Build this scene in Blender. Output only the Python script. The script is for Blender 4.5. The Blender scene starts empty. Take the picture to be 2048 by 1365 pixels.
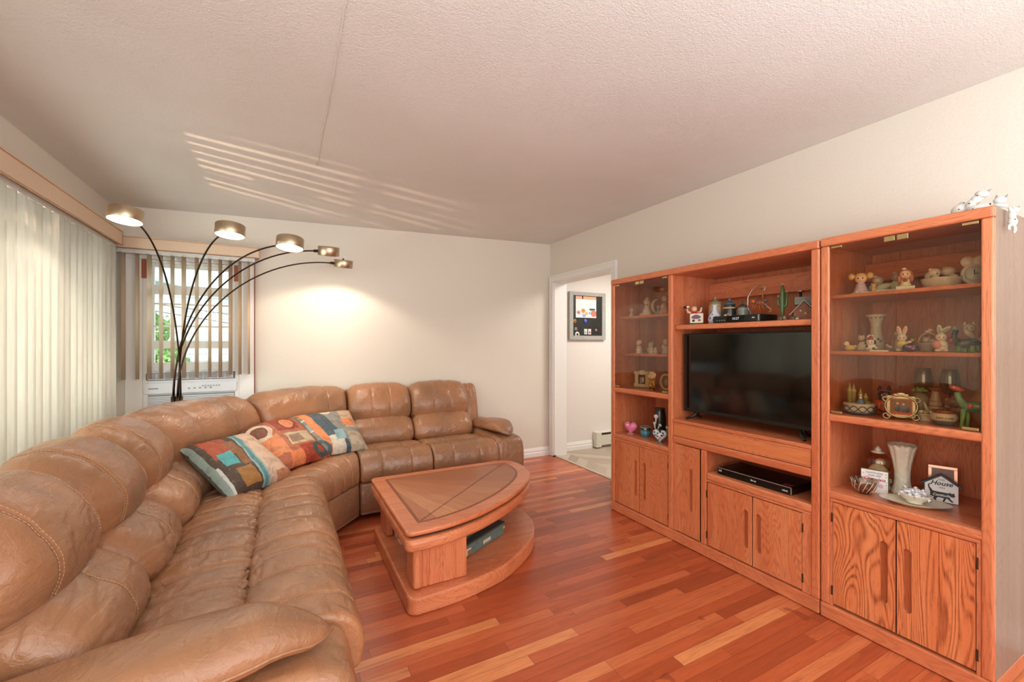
import bpy, bmesh, math, random
from mathutils import Vector, Matrix, noise, Euler
random.seed(7)
PI = math.pi
SC = bpy.context.scene
COL = SC.collection
# ------------------------------------------------------------ camera, world, lights, exposure
cam = bpy.data.objects.new('camera', bpy.data.cameras.new('camera')); COL.objects.link(cam)
cam.location = (0, 0, 1.287); cam.rotation_euler = (PI/2, 0, -math.radians(27.83))
cam.data.sensor_width = 36; cam.data.lens = 860/2048*36; cam.data.shift_y = 5.5/2048
cam.data.clip_start = 0.02; cam.data.clip_end = 200
SC.camera = cam
SC.view_settings.view_transform = 'Standard'; SC.view_settings.look = 'None'
SC.view_settings.gamma = 1; SC.view_settings.use_curve_mapping = False
SC.view_settings.exposure = -0.1
W = bpy.data.worlds.new('World'); SC.world = W; W.use_nodes = True
bgn = W.node_tree.nodes['Background']; bgn.inputs[0].default_value = (0.86, 0.93, 1.0, 1); bgn.inputs[1].default_value = 4.0

def area(name, loc, rot, size, power, col=(1, 1, 1), sy=None):
    l = bpy.data.lights.new(name, 'AREA'); l.energy = power; l.color = col
    l.shape = 'RECTANGLE'; l.size = size; l.size_y = sy or size
    o = bpy.data.objects.new(name, l); COL.objects.link(o); o.location = loc; o.rotation_euler = rot
    return o
# front and side: unseen fill lights added behind the camera, flash bounced off the ceiling
area('fill_light_front', (0.9, -2.45, 1.45), (PI/2, 0, 0), 3.4, 64, (.94, .98, 1), 1.8)
area('fill_light_side', (-1.1, -.45, 1.35), (0, -PI/2, 0), 1.3, 30, (.96, .98, 1), 2.3)
area('bounce_flash', (0.8, -1.1, 1.2), (PI, 0, 0), 2.2, 122, (.74, .90, 1), 2.0)
area('window_light_left', (-1.45, 2.6, 1.4), (0, -PI/2, 0), 1.3, 75, (.94, .98, 1), 2.6)
gl_ = bpy.data.lights.new('sun_glint', 'SPOT'); gl_.energy = 620; gl_.color = (1, .66, .48); gl_.spot_size = math.radians(21); gl_.spot_blend = .5; gl_.shadow_soft_size = .022
go_ = bpy.data.objects.new('sun_glint', gl_); COL.objects.link(go_); go_.location = (-2.6, 2.0, 1.0)   # sunlight glinting up off something outside the left window
go_.rotation_euler = (Vector((.0, 3.2, 2.34))-Vector(go_.location)).to_track_quat('-Z', 'Y').to_euler()
area('kitchen_light', (3.7, 3.0, 2.3), (0, 0, 0), 0.8, 48, (1, .95, .9), .8)

# ------------------------------------------------------------ material helpers
MATS = {}
def nt(name):
    m = bpy.data.materials.new(name); m.use_nodes = True
    return m, m.node_tree.nodes, m.node_tree.links
def srgb(h):
    c = [int(h[i:i+2], 16)/255 for i in (0, 2, 4)]
    return tuple((x/12.92 if x <= .04045 else ((x+.055)/1.055)**2.4) for x in c) + (1,)
def flat(h, rough=.5, metal=0.0, bump=0.0, scale=60, var=.06, name=None, coat=0, emit=0, trans=0):
    key = name or '%s_%s_%s_%s_%s' % (h, rough, metal, emit, trans)
    if key in MATS: return MATS[key]
    m, N, L = nt('surface_' + key); b = N['Principled BSDF']
    c = srgb(h)
    n = N.new('ShaderNodeTexNoise'); n.inputs['Scale'].default_value = scale; n.inputs['Detail'].default_value = 4
    t = N.new('ShaderNodeTexCoord'); L.new(t.outputs['Object'], n.inputs['Vector'])
    r = N.new('ShaderNodeValToRGB'); r.color_ramp.elements[0].position = .3; r.color_ramp.elements[1].position = .7
    r.color_ramp.elements[0].color = tuple(x*(1-var) for x in c[:3]) + (1,)
    r.color_ramp.elements[1].color = tuple(min(1, x*(1+var)) for x in c[:3]) + (1,)
    L.new(n.outputs['Fac'], r.inputs['Fac']); L.new(r.outputs['Color'], b.inputs['Base Color'])
    b.inputs['Roughness'].default_value = rough; b.inputs['Metallic'].default_value = metal
    b.inputs['Coat Weight'].default_value = coat
    b.inputs['Transmission Weight'].default_value = trans
    if emit:
        b.inputs['Emission Color'].default_value = c; b.inputs['Emission Strength'].default_value = emit
    if bump:
        bp = N.new('ShaderNodeBump'); bp.inputs['Strength'].default_value = bump; bp.inputs['Distance'].default_value = .01
        L.new(n.outputs['Fac'], bp.inputs['Height']); L.new(bp.outputs['Normal'], b.inputs['Normal'])
    MATS[key] = m; return m

def mapping(N, L, scale, coord='Object', rot=(0, 0, 0)):
    t = N.new('ShaderNodeTexCoord'); mp = N.new('ShaderNodeMapping')
    mp.inputs['Scale'].default_value = scale; mp.inputs['Rotation'].default_value = rot
    L.new(t.outputs[coord], mp.inputs['Vector']); return mp.outputs['Vector']
def noise_n(N, L, vec, scale, detail=4, rough=.55, dist=0):
    n = N.new('ShaderNodeTexNoise'); n.inputs['Scale'].default_value = scale; n.inputs['Detail'].default_value = detail
    n.inputs['Roughness'].default_value = rough; n.inputs['Distortion'].default_value = dist
    L.new(vec, n.inputs['Vector']); return n.outputs['Fac']
def ramp(N, L, fac, stops):
    r = N.new('ShaderNodeValToRGB'); e = r.color_ramp.elements
    while len(e) < len(stops): e.new(.5)
    for i, (p, c) in enumerate(stops): e[i].position = p; e[i].color = c if len(c) == 4 else tuple(c) + (1,)
    L.new(fac, r.inputs['Fac']); return r.outputs['Color']
def mixc(N, L, fac, a, b, mode='MIX'):
    m = N.new('ShaderNodeMix'); m.data_type = 'RGBA'; m.blend_type = mode
    for s, v in ((m.inputs[0], fac), (m.inputs[6], a), (m.inputs[7], b)):
        if isinstance(v, (int, float)): s.default_value = v
        elif isinstance(v, tuple): s.default_value = v
        else: L.new(v, s)
    return m.outputs[2]
def math_n(N, L, op, a, b=0.0, c=None):
    m = N.new('ShaderNodeMath'); m.operation = op
    for i, v in enumerate((a, b) + ((c,) if c is not None else ())):
        if isinstance(v, (int, float)): m.inputs[i].default_value = v
        else: L.new(v, m.inputs[i])
    return m.outputs[0]
def bump_n(N, L, h, strength, dist=.01):
    b = N.new('ShaderNodeBump'); b.inputs['Strength'].default_value = strength; b.inputs['Distance'].default_value = dist
    L.new(h, b.inputs['Height']); return b.outputs['Normal']

def oak(axis, light='DE8A5E', mid='CA6E46', dark='7E3820', key='oak', rough=.33, cathedral=.28):
    k = key + axis
    if k in MATS: return MATS[k]
    m, N, L = nt(k + '_wood'); b = N['Principled BSDF']
    st = {'x': (.05, 1, 1), 'y': (1, .05, 1), 'z': (1, 1, .05)}[axis]
    st2 = {'x': (.16, 1, 1), 'y': (1, .16, 1), 'z': (1, 1, .16)}[axis]
    v1 = mapping(N, L, st); v2 = mapping(N, L, st2)
    big = noise_n(N, L, v2, 5, 2, .5, .4)
    w = N.new('ShaderNodeMath'); w.operation = 'MULTIPLY'; L.new(big, w.inputs[0]); w.inputs[1].default_value = 300
    s = math_n(N, L, 'SINE', w.outputs[0])
    s = math_n(N, L, 'MULTIPLY_ADD', s, .5, .5)
    s = math_n(N, L, 'POWER', s, 2.2)
    fine = noise_n(N, L, v1, 120, 5, .7)
    pores = math_n(N, L, 'GREATER_THAN', noise_n(N, L, v1, 260, 2, .6), .60)
    wide = noise_n(N, L, v1, 14, 3, .5)
    c = ramp(N, L, wide, [(.3, srgb(mid)), (.7, srgb(light))])
    f = math_n(N, L, 'MULTIPLY', s, cathedral)
    f2 = math_n(N, L, 'MULTIPLY', f, math_n(N, L, 'MULTIPLY_ADD', fine, 2.4, -.5))
    c = mixc(N, L, f2, c, srgb(dark))
    c = mixc(N, L, math_n(N, L, 'MULTIPLY', pores, .35), c, srgb(dark))
    L.new(c, b.inputs['Base Color'])
    b.inputs['Roughness'].default_value = rough
    b.inputs['Coat Weight'].default_value = .25; b.inputs['Coat Roughness'].default_value = .2
    L.new(bump_n(N, L, fine, .12, .002), b.inputs['Normal'])
    MATS[k] = m; return m
OZ = lambda: oak('z'); OY = lambda: oak('y'); OX = lambda: oak('x')

def floor_mat():
    m, N, L = nt('floor_boards'); b = N['Principled BSDF']
    t = N.new('ShaderNodeTexCoord'); sp = N.new('ShaderNodeSeparateXYZ'); L.new(t.outputs['Object'], sp.inputs[0])
    x, y = sp.outputs[0], sp.outputs[1]
    PW = .057
    yy = math_n(N, L, 'DIVIDE', y, PW); row = math_n(N, L, 'FLOOR', yy); fy = math_n(N, L, 'FRACT', yy)
    wn = N.new('ShaderNodeTexWhiteNoise'); wn.noise_dimensions = '1D'; L.new(row, wn.inputs['W'])
    xo = math_n(N, L, 'MULTIPLY_ADD', wn.outputs['Value'], 9.0, x)
    ln = math_n(N, L, 'MULTIPLY_ADD', wn.outputs['Value'], .5, .55)
    xx = math_n(N, L, 'DIVIDE', xo, ln); pl = math_n(N, L, 'FLOOR', xx); fx = math_n(N, L, 'FRACT', xx)
    cb = N.new('ShaderNodeCombineXYZ'); L.new(row, cb.inputs[0]); L.new(pl, cb.inputs[1])
    w2 = N.new('ShaderNodeTexWhiteNoise'); w2.noise_dimensions = '2D'; L.new(cb.outputs[0], w2.inputs['Vector'])
    c = ramp(N, L, w2.outputs['Value'], [(0, srgb('A04A2A')), (.3, srgb('B45430')), (.65, srgb('C3613A')), (.92, srgb('D07448')), (1, srgb('E4935E'))])
    # grain, shifted per plank
    mp = N.new('ShaderNodeMapping'); mp.inputs['Scale'].default_value = (.09, 1, 1); L.new(t.outputs['Object'], mp.inputs['Vector'])
    ad = N.new('ShaderNodeVectorMath'); ad.operation = 'ADD'; L.new(mp.outputs[0], ad.inputs[0]); L.new(w2.outputs['Color'], ad.inputs[1])
    g = noise_n(N, L, ad.outputs[0], 70, 6, .65, .6)
    g2 = noise_n(N, L, ad.outputs[0], 16, 3, .5, 1.2)
    c = mixc(N, L, math_n(N, L, 'MULTIPLY', math_n(N, L, 'SUBTRACT', g, .42), 1.5), c, srgb('8A3A20'))
    c = mixc(N, L, math_n(N, L, 'MULTIPLY', math_n(N, L, 'GREATER_THAN', g2, .62), .25), c, srgb('7D3620'))
    kn = noise_n(N, L, t.outputs['Object'], 5.5, 2, .5, .5)
    c = mixc(N, L, math_n(N, L, 'MULTIPLY', math_n(N, L, 'GREATER_THAN', kn, .735), .45), c, srgb('6E3322'))
    e1 = math_n(N, L, 'LESS_THAN', fy, .035); e2 = math_n(N, L, 'LESS_THAN', math_n(N, L, 'MULTIPLY', fx, ln), .0022)
    e = math_n(N, L, 'MAXIMUM', e1, e2)
    c = mixc(N, L, math_n(N, L, 'MULTIPLY', e, .55), c, srgb('5A2515'))
    L.new(c, b.inputs['Base Color']); b.inputs['Roughness'].default_value = .3
    rr = math_n(N, L, 'MULTIPLY_ADD', g, .22, .22); L.new(rr, b.inputs['Roughness'])
    b.inputs['Coat Weight'].default_value = .15; b.inputs['Coat Roughness'].default_value = .25
    h = math_n(N, L, 'MULTIPLY_ADD', e, -1, math_n(N, L, 'MULTIPLY', g, .25))
    L.new(bump_n(N, L, h, .25, .002), b.inputs['Normal'])
    return m

def leather():
    if 'leather' in MATS: return MATS['leather']
    m, N, L = nt('leather'); b = N['Principled BSDF']
    t = N.new('ShaderNodeTexCoord'); v = t.outputs['Object']
    a = noise_n(N, L, v, 2.2, 3, .55, .4); f = noise_n(N, L, v, 260, 3, .6)
    w = noise_n(N, L, v, 22, 4, .6, 1.5)
    mv = mapping(N, L, (7, 1.6, 7)); st = noise_n(N, L, mv, 3.2, 3, .55, 1.4)
    c = ramp(N, L, a, [(.3, srgb('8A644A')), (.5, srgb('9C6E4E')), (.72, srgb('B27A54'))])
    c = mixc(N, L, math_n(N, L, 'MULTIPLY', math_n(N, L, 'GREATER_THAN', st, .62), .12), c, srgb('BE8660'))
    L.new(c, b.inputs['Base Color'])
    rg = math_n(N, L, 'MULTIPLY_ADD', w, .22, .20); L.new(rg, b.inputs['Roughness'])
    b.inputs['Specular IOR Level'].default_value = .65
    vo = N.new('ShaderNodeTexVoronoi'); vo.feature = 'DISTANCE_TO_EDGE'; vo.inputs['Scale'].default_value = 230; L.new(v, vo.inputs['Vector'])
    h = math_n(N, L, 'MULTIPLY_ADD', w, 1.0, math_n(N, L, 'MULTIPLY', f, .10))
    h = math_n(N, L, 'MULTIPLY_ADD', st, 1.2, h)
    L.new(bump_n(N, L, h, .5, .006), b.inputs['Normal'])
    MATS['leather'] = m; return m

def glass(tint='C8B8A0', name='glass', refl=1.0):
    if name in MATS: return MATS[name]
    m, N, L = nt(name)
    for n in list(N):
        if n.type == 'BSDF_PRINCIPLED': N.remove(n)
    tr = N.new('ShaderNodeBsdfTransparent'); tr.inputs[0].default_value = srgb(tint)
    gl = N.new('ShaderNodeBsdfGlossy'); gl.inputs['Roughness'].default_value = .0; gl.inputs['Color'].default_value = (1, 1, 1, 1)
    lw = N.new('ShaderNodeLayerWeight'); lw.inputs['Blend'].default_value = .5
    f = math_n(N, L, 'MULTIPLY_ADD', math_n(N, L, 'POWER', lw.outputs['Facing'], 5.0), .9, .04*refl)
    n1 = noise_n(N, L, mapping(N, L, (1, 1, 1)), 1.5, 1); L.new(bump_n(N, L, n1, .02, .01), gl.inputs['Normal'])
    mx = N.new('ShaderNodeMixShader'); L.new(f, mx.inputs[0]); L.new(tr.outputs[0], mx.inputs[1]); L.new(gl.outputs[0], mx.inputs[2])
    L.new(mx.outputs[0], N['Material Output'].inputs[0]); MATS[name] = m; return m

def paint(name, base, shapes, rough=.6, warp=.0, weave=0, var=.25, uv=True):
    """pattern drawn in UV space: ('r',x0,y0,x1,y1,col) ('c',cx,cy,r,col) ('o',cx,cy,r,width,col) ('b',u0,slope,halfwidth,col) diagonal band"""
    if name in MATS: return MATS[name]
    m, N, L = nt(name); b = N['Principled BSDF']
    t = N.new('ShaderNodeTexCoord'); v = t.outputs['UV' if uv else 'Object']
    if warp:
        n = N.new('ShaderNodeTexNoise'); n.inputs['Scale'].default_value = 5; n.inputs['Detail'].default_value = 3; L.new(v, n.inputs['Vector'])
        vm = N.new('ShaderNodeVectorMath'); vm.operation = 'MULTIPLY_ADD'; L.new(n.outputs['Color'], vm.inputs[0])
        vm.inputs[1].default_value = (warp, warp, 0)
        v2 = N.new('ShaderNodeVectorMath'); v2.operation = 'SUBTRACT'; L.new(v, v2.inputs[0]); v2.inputs[1].default_value = (warp/2, warp/2, 0)
        L.new(v2.outputs[0], vm.inputs[2]); v = vm.outputs[0]
    sp = N.new('ShaderNodeSeparateXYZ'); L.new(v, sp.inputs[0]); X, Y = sp.outputs[0], sp.outputs[1]
    M = lambda op, a, bb=0.0, cc=None: math_n(N, L, op, a, bb, cc)
    c = srgb(base)
    for s in shapes:
        if s[0] == 'r':
            cx, cy, hx, hy = (s[1]+s[3])/2, (s[2]+s[4])/2, (s[3]-s[1])/2, (s[4]-s[2])/2
            f = M('MULTIPLY', M('COMPARE', X, cx, hx), M('COMPARE', Y, cy, hy)); col = s[5]
        elif s[0] == 'b':
            f = M('COMPARE', M('MULTIPLY_ADD', Y, s[2], X), s[1], s[3]); col = s[4]
        else:
            dx = M('SUBTRACT', X, s[1]); dy = M('SUBTRACT', Y, s[2])
            d = M('SQRT', M('ADD', M('MULTIPLY', dx, dx), M('MULTIPLY', dy, dy)))
            if s[0] == 'c': f = M('LESS_THAN', d, s[3]); col = s[4]
            else: f = M('COMPARE', d, s[3], s[4]); col = s[5]
        c = mixc(N, L, f, c, srgb(col))
    if var:
        nn = noise_n(N, L, v, 9, 5, .65, .8)
        f1 = math_n(N, L, 'MULTIPLY', math_n(N, L, 'SUBTRACT', nn, .47), 3.2); f1.node.use_clamp = True
        c = mixc(N, L, math_n(N, L, 'MULTIPLY', f1, var), c, srgb('3B2A22'))
        n2 = noise_n(N, L, v, 17, 4, .7, 1.5)
        f2 = math_n(N, L, 'MULTIPLY', math_n(N, L, 'SUBTRACT', n2, .55), 3.0); f2.node.use_clamp = True
        c = mixc(N, L, math_n(N, L, 'MULTIPLY', f2, var*.8), c, srgb('D8C4B0'))
    if isinstance(c, tuple): b.inputs['Base Color'].default_value = c
    else: L.new(c, b.inputs['Base Color'])
    b.inputs['Roughness'].default_value = rough
    if weave: L.new(bump_n(N, L, noise_n(N, L, v, weave, 2), .3, .003), b.inputs['Normal'])
    MATS[name] = m; return m

# ------------------------------------------------------------ mesh helpers
class MB:
    def __init__(s): s.v = []; s.f = []; s.mi = []; s.sm = []; s.uv = None
    def add(s, vs, fs, m=0, smooth=False):
        o = len(s.v); s.v += [tuple(p) for p in vs]
        s.f += [tuple(i+o for i in f) for f in fs]; s.mi += [m]*len(fs); s.sm += [smooth]*len(fs); return s
    def box(s, x0, x1, y0, y1, z0, z1, m=0):
        vs = [(x, y, z) for z in (z0, z1) for y in (y0, y1) for x in (x0, x1)]
        return s.add(vs, [(0, 2, 3, 1), (4, 5, 7, 6), (0, 1, 5, 4), (2, 6, 7, 3), (0, 4, 6, 2), (1, 3, 7, 5)], m)
    def rbox(s, c, d, rot, m=0):
        R = Euler(rot).to_matrix(); vs = []
        for z in (-1, 1):
            for y in (-1, 1):
                for x in (-1, 1): vs.append(Vector(c) + R @ Vector((x*d[0]/2, y*d[1]/2, z*d[2]/2)))
        return s.add(vs, [(0, 2, 3, 1), (4, 5, 7, 6), (0, 1, 5, 4), (2, 6, 7, 3), (0, 4, 6, 2), (1, 3, 7, 5)], m)
    def prism(s, pts, z0, z1, m=0, fn=None, smooth=False):
        n = len(pts); fn = fn or (lambda a, b, c: (a, b, c))
        vs = [fn(a, b, z0) for a, b in pts] + [fn(a, b, z1) for a, b in pts]
        fs = [tuple(range(n))[::-1], tuple(range(n, 2*n))]
        s.add(vs, fs, m, False); o = len(s.v)-2*n
        for i in range(n):
            j = (i+1) % n; s.f.append((o+i, o+j, o+n+j, o+n+i)); s.mi.append(m); s.sm.append(smooth)
        return s
    def lathe(s, prof, c=(0, 0, 0), seg=20, m=0, sx=1, sy=1, wob=None, M=None):
        n = len(prof); vs = []; fs = []
        for i, (r, z) in enumerate(prof):
            for k in range(seg):
                a = 2*PI*k/seg; rr = r*(wob(a, i/(n-1)) if wob else 1)
                p = Vector((rr*math.cos(a)*sx, rr*math.sin(a)*sy, z))
                if M: p = M @ p
                vs.append(p + Vector(c))
        for i in range(n-1):
            for k in range(seg):
                k2 = (k+1) % seg; fs.append((i*seg+k, i*seg+k2, (i+1)*seg+k2, (i+1)*seg+k))
        if prof[0][0] > 1e-5: fs.append(tuple(range(seg))[::-1])
        if prof[-1][0] > 1e-5: fs.append(tuple((n-1)*seg+k for k in range(seg)))
        return s.add(vs, fs, m, True)
    def ell(s, c, r, m=0, rot=(0, 0, 0), u=12, v=8):
        if isinstance(r, (int, float)): r = (r, r, r)
        R = Euler(rot).to_matrix(); vs = [Vector(c) + R @ Vector((0, 0, -r[2]))]; fs = []
        for i in range(1, v):
            th = -PI/2 + PI*i/v
            for k in range(u):
                a = 2*PI*k/u
                vs.append(Vector(c) + R @ Vector((r[0]*math.cos(th)*math.cos(a), r[1]*math.cos(th)*math.sin(a), r[2]*math.sin(th))))
        vs.append(Vector(c) + R @ Vector((0, 0, r[2]))); top = len(vs)-1
        for k in range(u):
            k2 = (k+1) % u; fs.append((0, 1+k2, 1+k)); fs.append((top, 1+(v-2)*u+k, 1+(v-2)*u+k2))
            for i in range(v-2): fs.append((1+i*u+k, 1+i*u+k2, 1+(i+1)*u+k2, 1+(i+1)*u+k))
        return s.add(vs, fs, m, True)
    def tube(s, pts, r, seg=8, m=0, closed=False):
        pts = [Vector(p) for p in pts]; n = len(pts); rs = r if isinstance(r, (list, tuple)) else [r]*n
        up = Vector((0, 0, 1)); vs = []; fs = []; prev = None
        for i, p in enumerate(pts):
            d = (pts[(i+1) % n] - pts[i-1]) if (closed or 0 < i < n-1) else (pts[1]-pts[0] if i == 0 else pts[-1]-pts[-2])
            if d.length < 1e-9: d = Vector((0, 0, 1))
            d.normalize()
            if prev is None:
                a = up.cross(d)
                if a.length < .1: a = Vector((1, 0, 0)).cross(d)
            else: a = prev - d*prev.dot(d)
            a.normalize(); prev = a; b = d.cross(a)
            for k in range(seg):
                t = 2*PI*k/seg; vs.append(p + (a*math.cos(t) + b*math.sin(t))*rs[i])
        for i in range(n if closed else n-1):
            j = (i+1) % n
            for k in range(seg):
                k2 = (k+1) % seg; fs.append((i*seg+k, i*seg+k2, j*seg+k2, j*seg+k))
        if not closed: fs.append(tuple(range(seg))[::-1]); fs.append(tuple((n-1)*seg+k for k in range(seg)))
        return s.add(vs, fs, m, True)
    def grid(s, P, m=0, closed_u=False, closed_v=False, smooth=True):
        nu, nv = len(P), len(P[0]); vs = [q for row in P for q in row]; fs = []
        for i in range(nu if closed_u else nu-1):
            for j in range(nv if closed_v else nv-1):
                i2, j2 = (i+1) % nu, (j+1) % nv
                fs.append((i*nv+j, i2*nv+j, i2*nv+j2, i*nv+j2))
        return s.add(vs, fs, m, smooth)
    def build(s, name, mats, parent=None, bev=0, world=True, bseg=2, keep=False):
        me = bpy.data.meshes.new(name)
        off = Vector((0, 0, 0))
        if parent is not None and world:
            p = parent
            while p is not None: off += Vector(p.location); p = p.parent
        vs = s.v
        org = Vector((0, 0, 0))
        if parent is None and not keep:
            xs = [min(v[i] for v in vs) for i in range(3)]; xm = [max(v[i] for v in vs) for i in range(3)]
            org = Vector(((xs[0]+xm[0])/2, (xs[1]+xm[1])/2, xs[2])); off = org
        me.from_pydata([Vector(v)-off for v in vs], [], s.f)
        me.polygons.foreach_set('material_index', s.mi); me.polygons.foreach_set('use_smooth', s.sm)
        if s.uv:
            ul = me.uv_layers.new(name='UVMap')
            for lp in me.loops: ul.data[lp.index].uv = s.uv[lp.vertex_index]
        bm = bmesh.new(); bm.from_mesh(me); bmesh.ops.recalc_face_normals(bm, faces=bm.faces); bm.to_mesh(me); bm.free()
        for m in (mats if isinstance(mats, (list, tuple)) else [mats]): me.materials.append(m)
        o = bpy.data.objects.new(name, me); COL.objects.link(o); o.parent = parent
        if parent is None: o.location = org
        if bev:
            b = o.modifiers.new('bevel', 'BEVEL'); b.width = bev; b.segments = bseg; b.limit_method = 'ANGLE'; b.angle_limit = math.radians(21)
        return o

def thing(name, label, cat, loc=(0, 0, 0), rotz=0, group=None):
    o = bpy.data.objects.new(name, None); COL.objects.link(o); o.empty_display_size = .05
    o.location = loc; o.rotation_euler = (0, 0, rotz); return tag(o, label, cat, group)
def tag(o, label, cat, group=None):
    o['label'] = label; o['category'] = cat
    if group: o['group'] = group
    return o
def struct(o): o['kind'] = 'structure'; return o
def bx(x0, x1, y0, y1, z0, z1): return MB().box(x0, x1, y0, y1, z0, z1)
def text_obj(name, body, size, loc, rot, mat, parent, ext=.0004, shear=0, sx=1, world=True, align='CENTER', bold=0):
    cu = bpy.data.curves.new(name, 'FONT'); cu.body = body; cu.size = size; cu.extrude = ext; cu.shear = shear; cu.offset = bold
    cu.align_x = align; cu.align_y = 'CENTER'; cu.resolution_u = 3
    t = bpy.data.objects.new(name + '_curve', cu); COL.objects.link(t)
    dg = bpy.context.evaluated_depsgraph_get(); me = bpy.data.meshes.new_from_object(t.evaluated_get(dg))
    bpy.data.objects.remove(t); me.name = name
    M = Matrix.Translation(loc) @ Euler(rot).to_matrix().to_4x4() @ Matrix.Diagonal((sx, 1, 1, 1)); me.transform(M)
    if parent is not None and world:
        off = Vector((0, 0, 0)); p = parent
        while p is not None: off += Vector(p.location); p = p.parent
        me.transform(Matrix.Translation(-off))
    me.materials.clear(); me.materials.append(mat)
    o = bpy.data.objects.new(name, me); COL.objects.link(o); o.parent = parent; return o

# ------------------------------------------------------------ room
XL, XR, YB, YF = -1.136, 2.722, 4.211, -2.6
def wall_mat(name, h, bump=.1, scale=120, rough=.7, spots=0):
    m = flat(h, rough, 0, bump, scale, .015, name); return m
wallm = wall_mat('wall_paint', 'E0D7C9', .12, 90)
white = flat('EDE9E4', .45, var=.01, name='white_trim')
struct(bx(XL-.2, XR, YF-.2, YB+.2, -.1, 0).build('floor', floor_mat(), keep=True))
def wall(name, boxes, m=wallm):
    b = MB()
    for q in boxes: b.box(*q)
    return struct(b.build(name, m, keep=True))
TOPZ = 2.62
# back wall with window opening x -.96..-.33, z .52..1.94
wall('wall_back', [(XL-.2, -.96, YB, YB+.15, 0, TOPZ), (-.96, -.33, YB, YB+.15, 0, .5), (-.96, -.33, YB, YB+.15, 1.94, TOPZ), (-.33, XR, YB, YB+.15, 0, TOPZ)])
# right wall with doorway y 3.12..4.14
wall('wall_right', [(XR, XR+.13, YF, 3.12, 0, TOPZ), (XR, XR+.13, 3.12, 4.14, 2.0, TOPZ), (XR, XR+.13, 4.14, YB+.15, 0, TOPZ)])
LW = (1.25, 3.8, .62, 1.93)
wall('wall_left', [(XL-.15, XL, YF, LW[0], 0, TOPZ), (XL-.15, XL, LW[1], YB, 0, TOPZ), (XL-.15, XL, LW[0], LW[1], 0, LW[2]), (XL-.15, XL, LW[0], LW[1], LW[3], TOPZ)])
wall('wall_front', [(XL-.15, XR+.13, YF-.15, YF, 0, TOPZ)])
# ceiling, settled lower at the left side
zc = lambda x: 2.4405 + (x-XR)*(.1205/3.858)
def ceil_mat():
    m, N, L = nt('textured_ceiling'); b = N['Principled BSDF']
    v = mapping(N, L, (1, 1, 1)); a = noise_n(N, L, v, 150, 4, .65); c2 = noise_n(N, L, v, 1.3, 3, .6, .3); k = noise_n(N, L, v, 75, 3, .6)
    L.new(ramp(N, L, c2, [(.3, srgb('DCD6CE')), (.7, srgb('E3DED7'))]), b.inputs['Base Color'])
    b.inputs['Roughness'].default_value = .55
    h = math_n(N, L, 'MULTIPLY_ADD', k, .8, a); L.new(bump_n(N, L, h, .5, .005), b.inputs['Normal']); return m
cb = MB(); xa, xb = XL-.2, XR+.1
cb.add([(x, y, zc(x)+dz) for dz in (0, .1) for y in (YF-.1, YB+.05) for x in (xa, xb)], [(0, 2, 3, 1), (4, 5, 7, 6), (0, 1, 5, 4), (2, 6, 7, 3), (0, 4, 6, 2), (1, 3, 7, 5)])
CM = ceil_mat(); struct(cb.build('ceiling', CM, keep=True))
pts = [(.17+.004*noise.noise(Vector((0, y*6, 0)))+.002*random.uniform(-1, 1), y, zc(.17)-.0015) for y in [(-2+i*.035) for i in range(139)]]
struct(MB().tube([p for p in pts], [random.uniform(.0022, .0042) for _ in pts], 6).build('trim_1', CM, keep=True))

# baseboards
def baseboard(name, x0, y0, x1, y1, nx, ny, h=.10):
    prof = [(0, 0), (.016, 0), (.016, .045), (.012, .05), (.012, .062), (.014, .066), (.009, .085), (.004, h), (0, h)]
    b = MB(); n = len(prof)
    vs = [(x0+nx*a, y0+ny*a, z) for a, z in prof] + [(x1+nx*a, y1+ny*a, z) for a, z in prof]
    fs = [(i, (i+1) % n, n+(i+1) % n, n+i) for i in range(n)] + [tuple(range(n)), tuple(range(n, 2*n))]
    return struct(b.add(vs, fs).build(name, white, keep=True))
baseboard('baseboard_back', XL, YB, XR-.0, YB, 0, -1)
baseboard('baseboard_right', XR, YF, XR, 3.05, -1, 0)
baseboard('baseboard_left', XL, YF, XL, YB, 1, 0)

# doorway casing and jamb
d = thing('door_1', 'white cased doorway opening from the living room into the kitchen', 'doorway', (XR, 3.63, 0)); del d['label']; del d['category']; struct(d)
cz = MB()
for y0, y1 in ((4.125, 4.195), (3.065, 3.135)):
    cz.box(XR-.018, XR, y0, y1, 0, 1.9945); cz.box(XR-.024, XR-.0185, y0+.045 if y0 > 4 else y0+.001, y1-.001 if y0 > 4 else y0+.022, 0, 2.041)
cz.box(XR-.018, XR, 3.065, 4.195, 1.995, 2.065); cz.box(XR-.024, XR-.0185, 3.066, 4.194, 2.042, 2.064)
cz.build('casing', white, d, bev=.003)
jb = MB(); jb.box(XR-.002, XR+.17, 4.115, 4.14, 0, 1.999).box(XR-.002, XR+.17, 3.12, 3.145, 0, 1.999).box(XR-.002, XR+.17, 3.12, 4.14, 1.985, 2.01)
jb.build('jamb', white, d, bev=.002)

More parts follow.
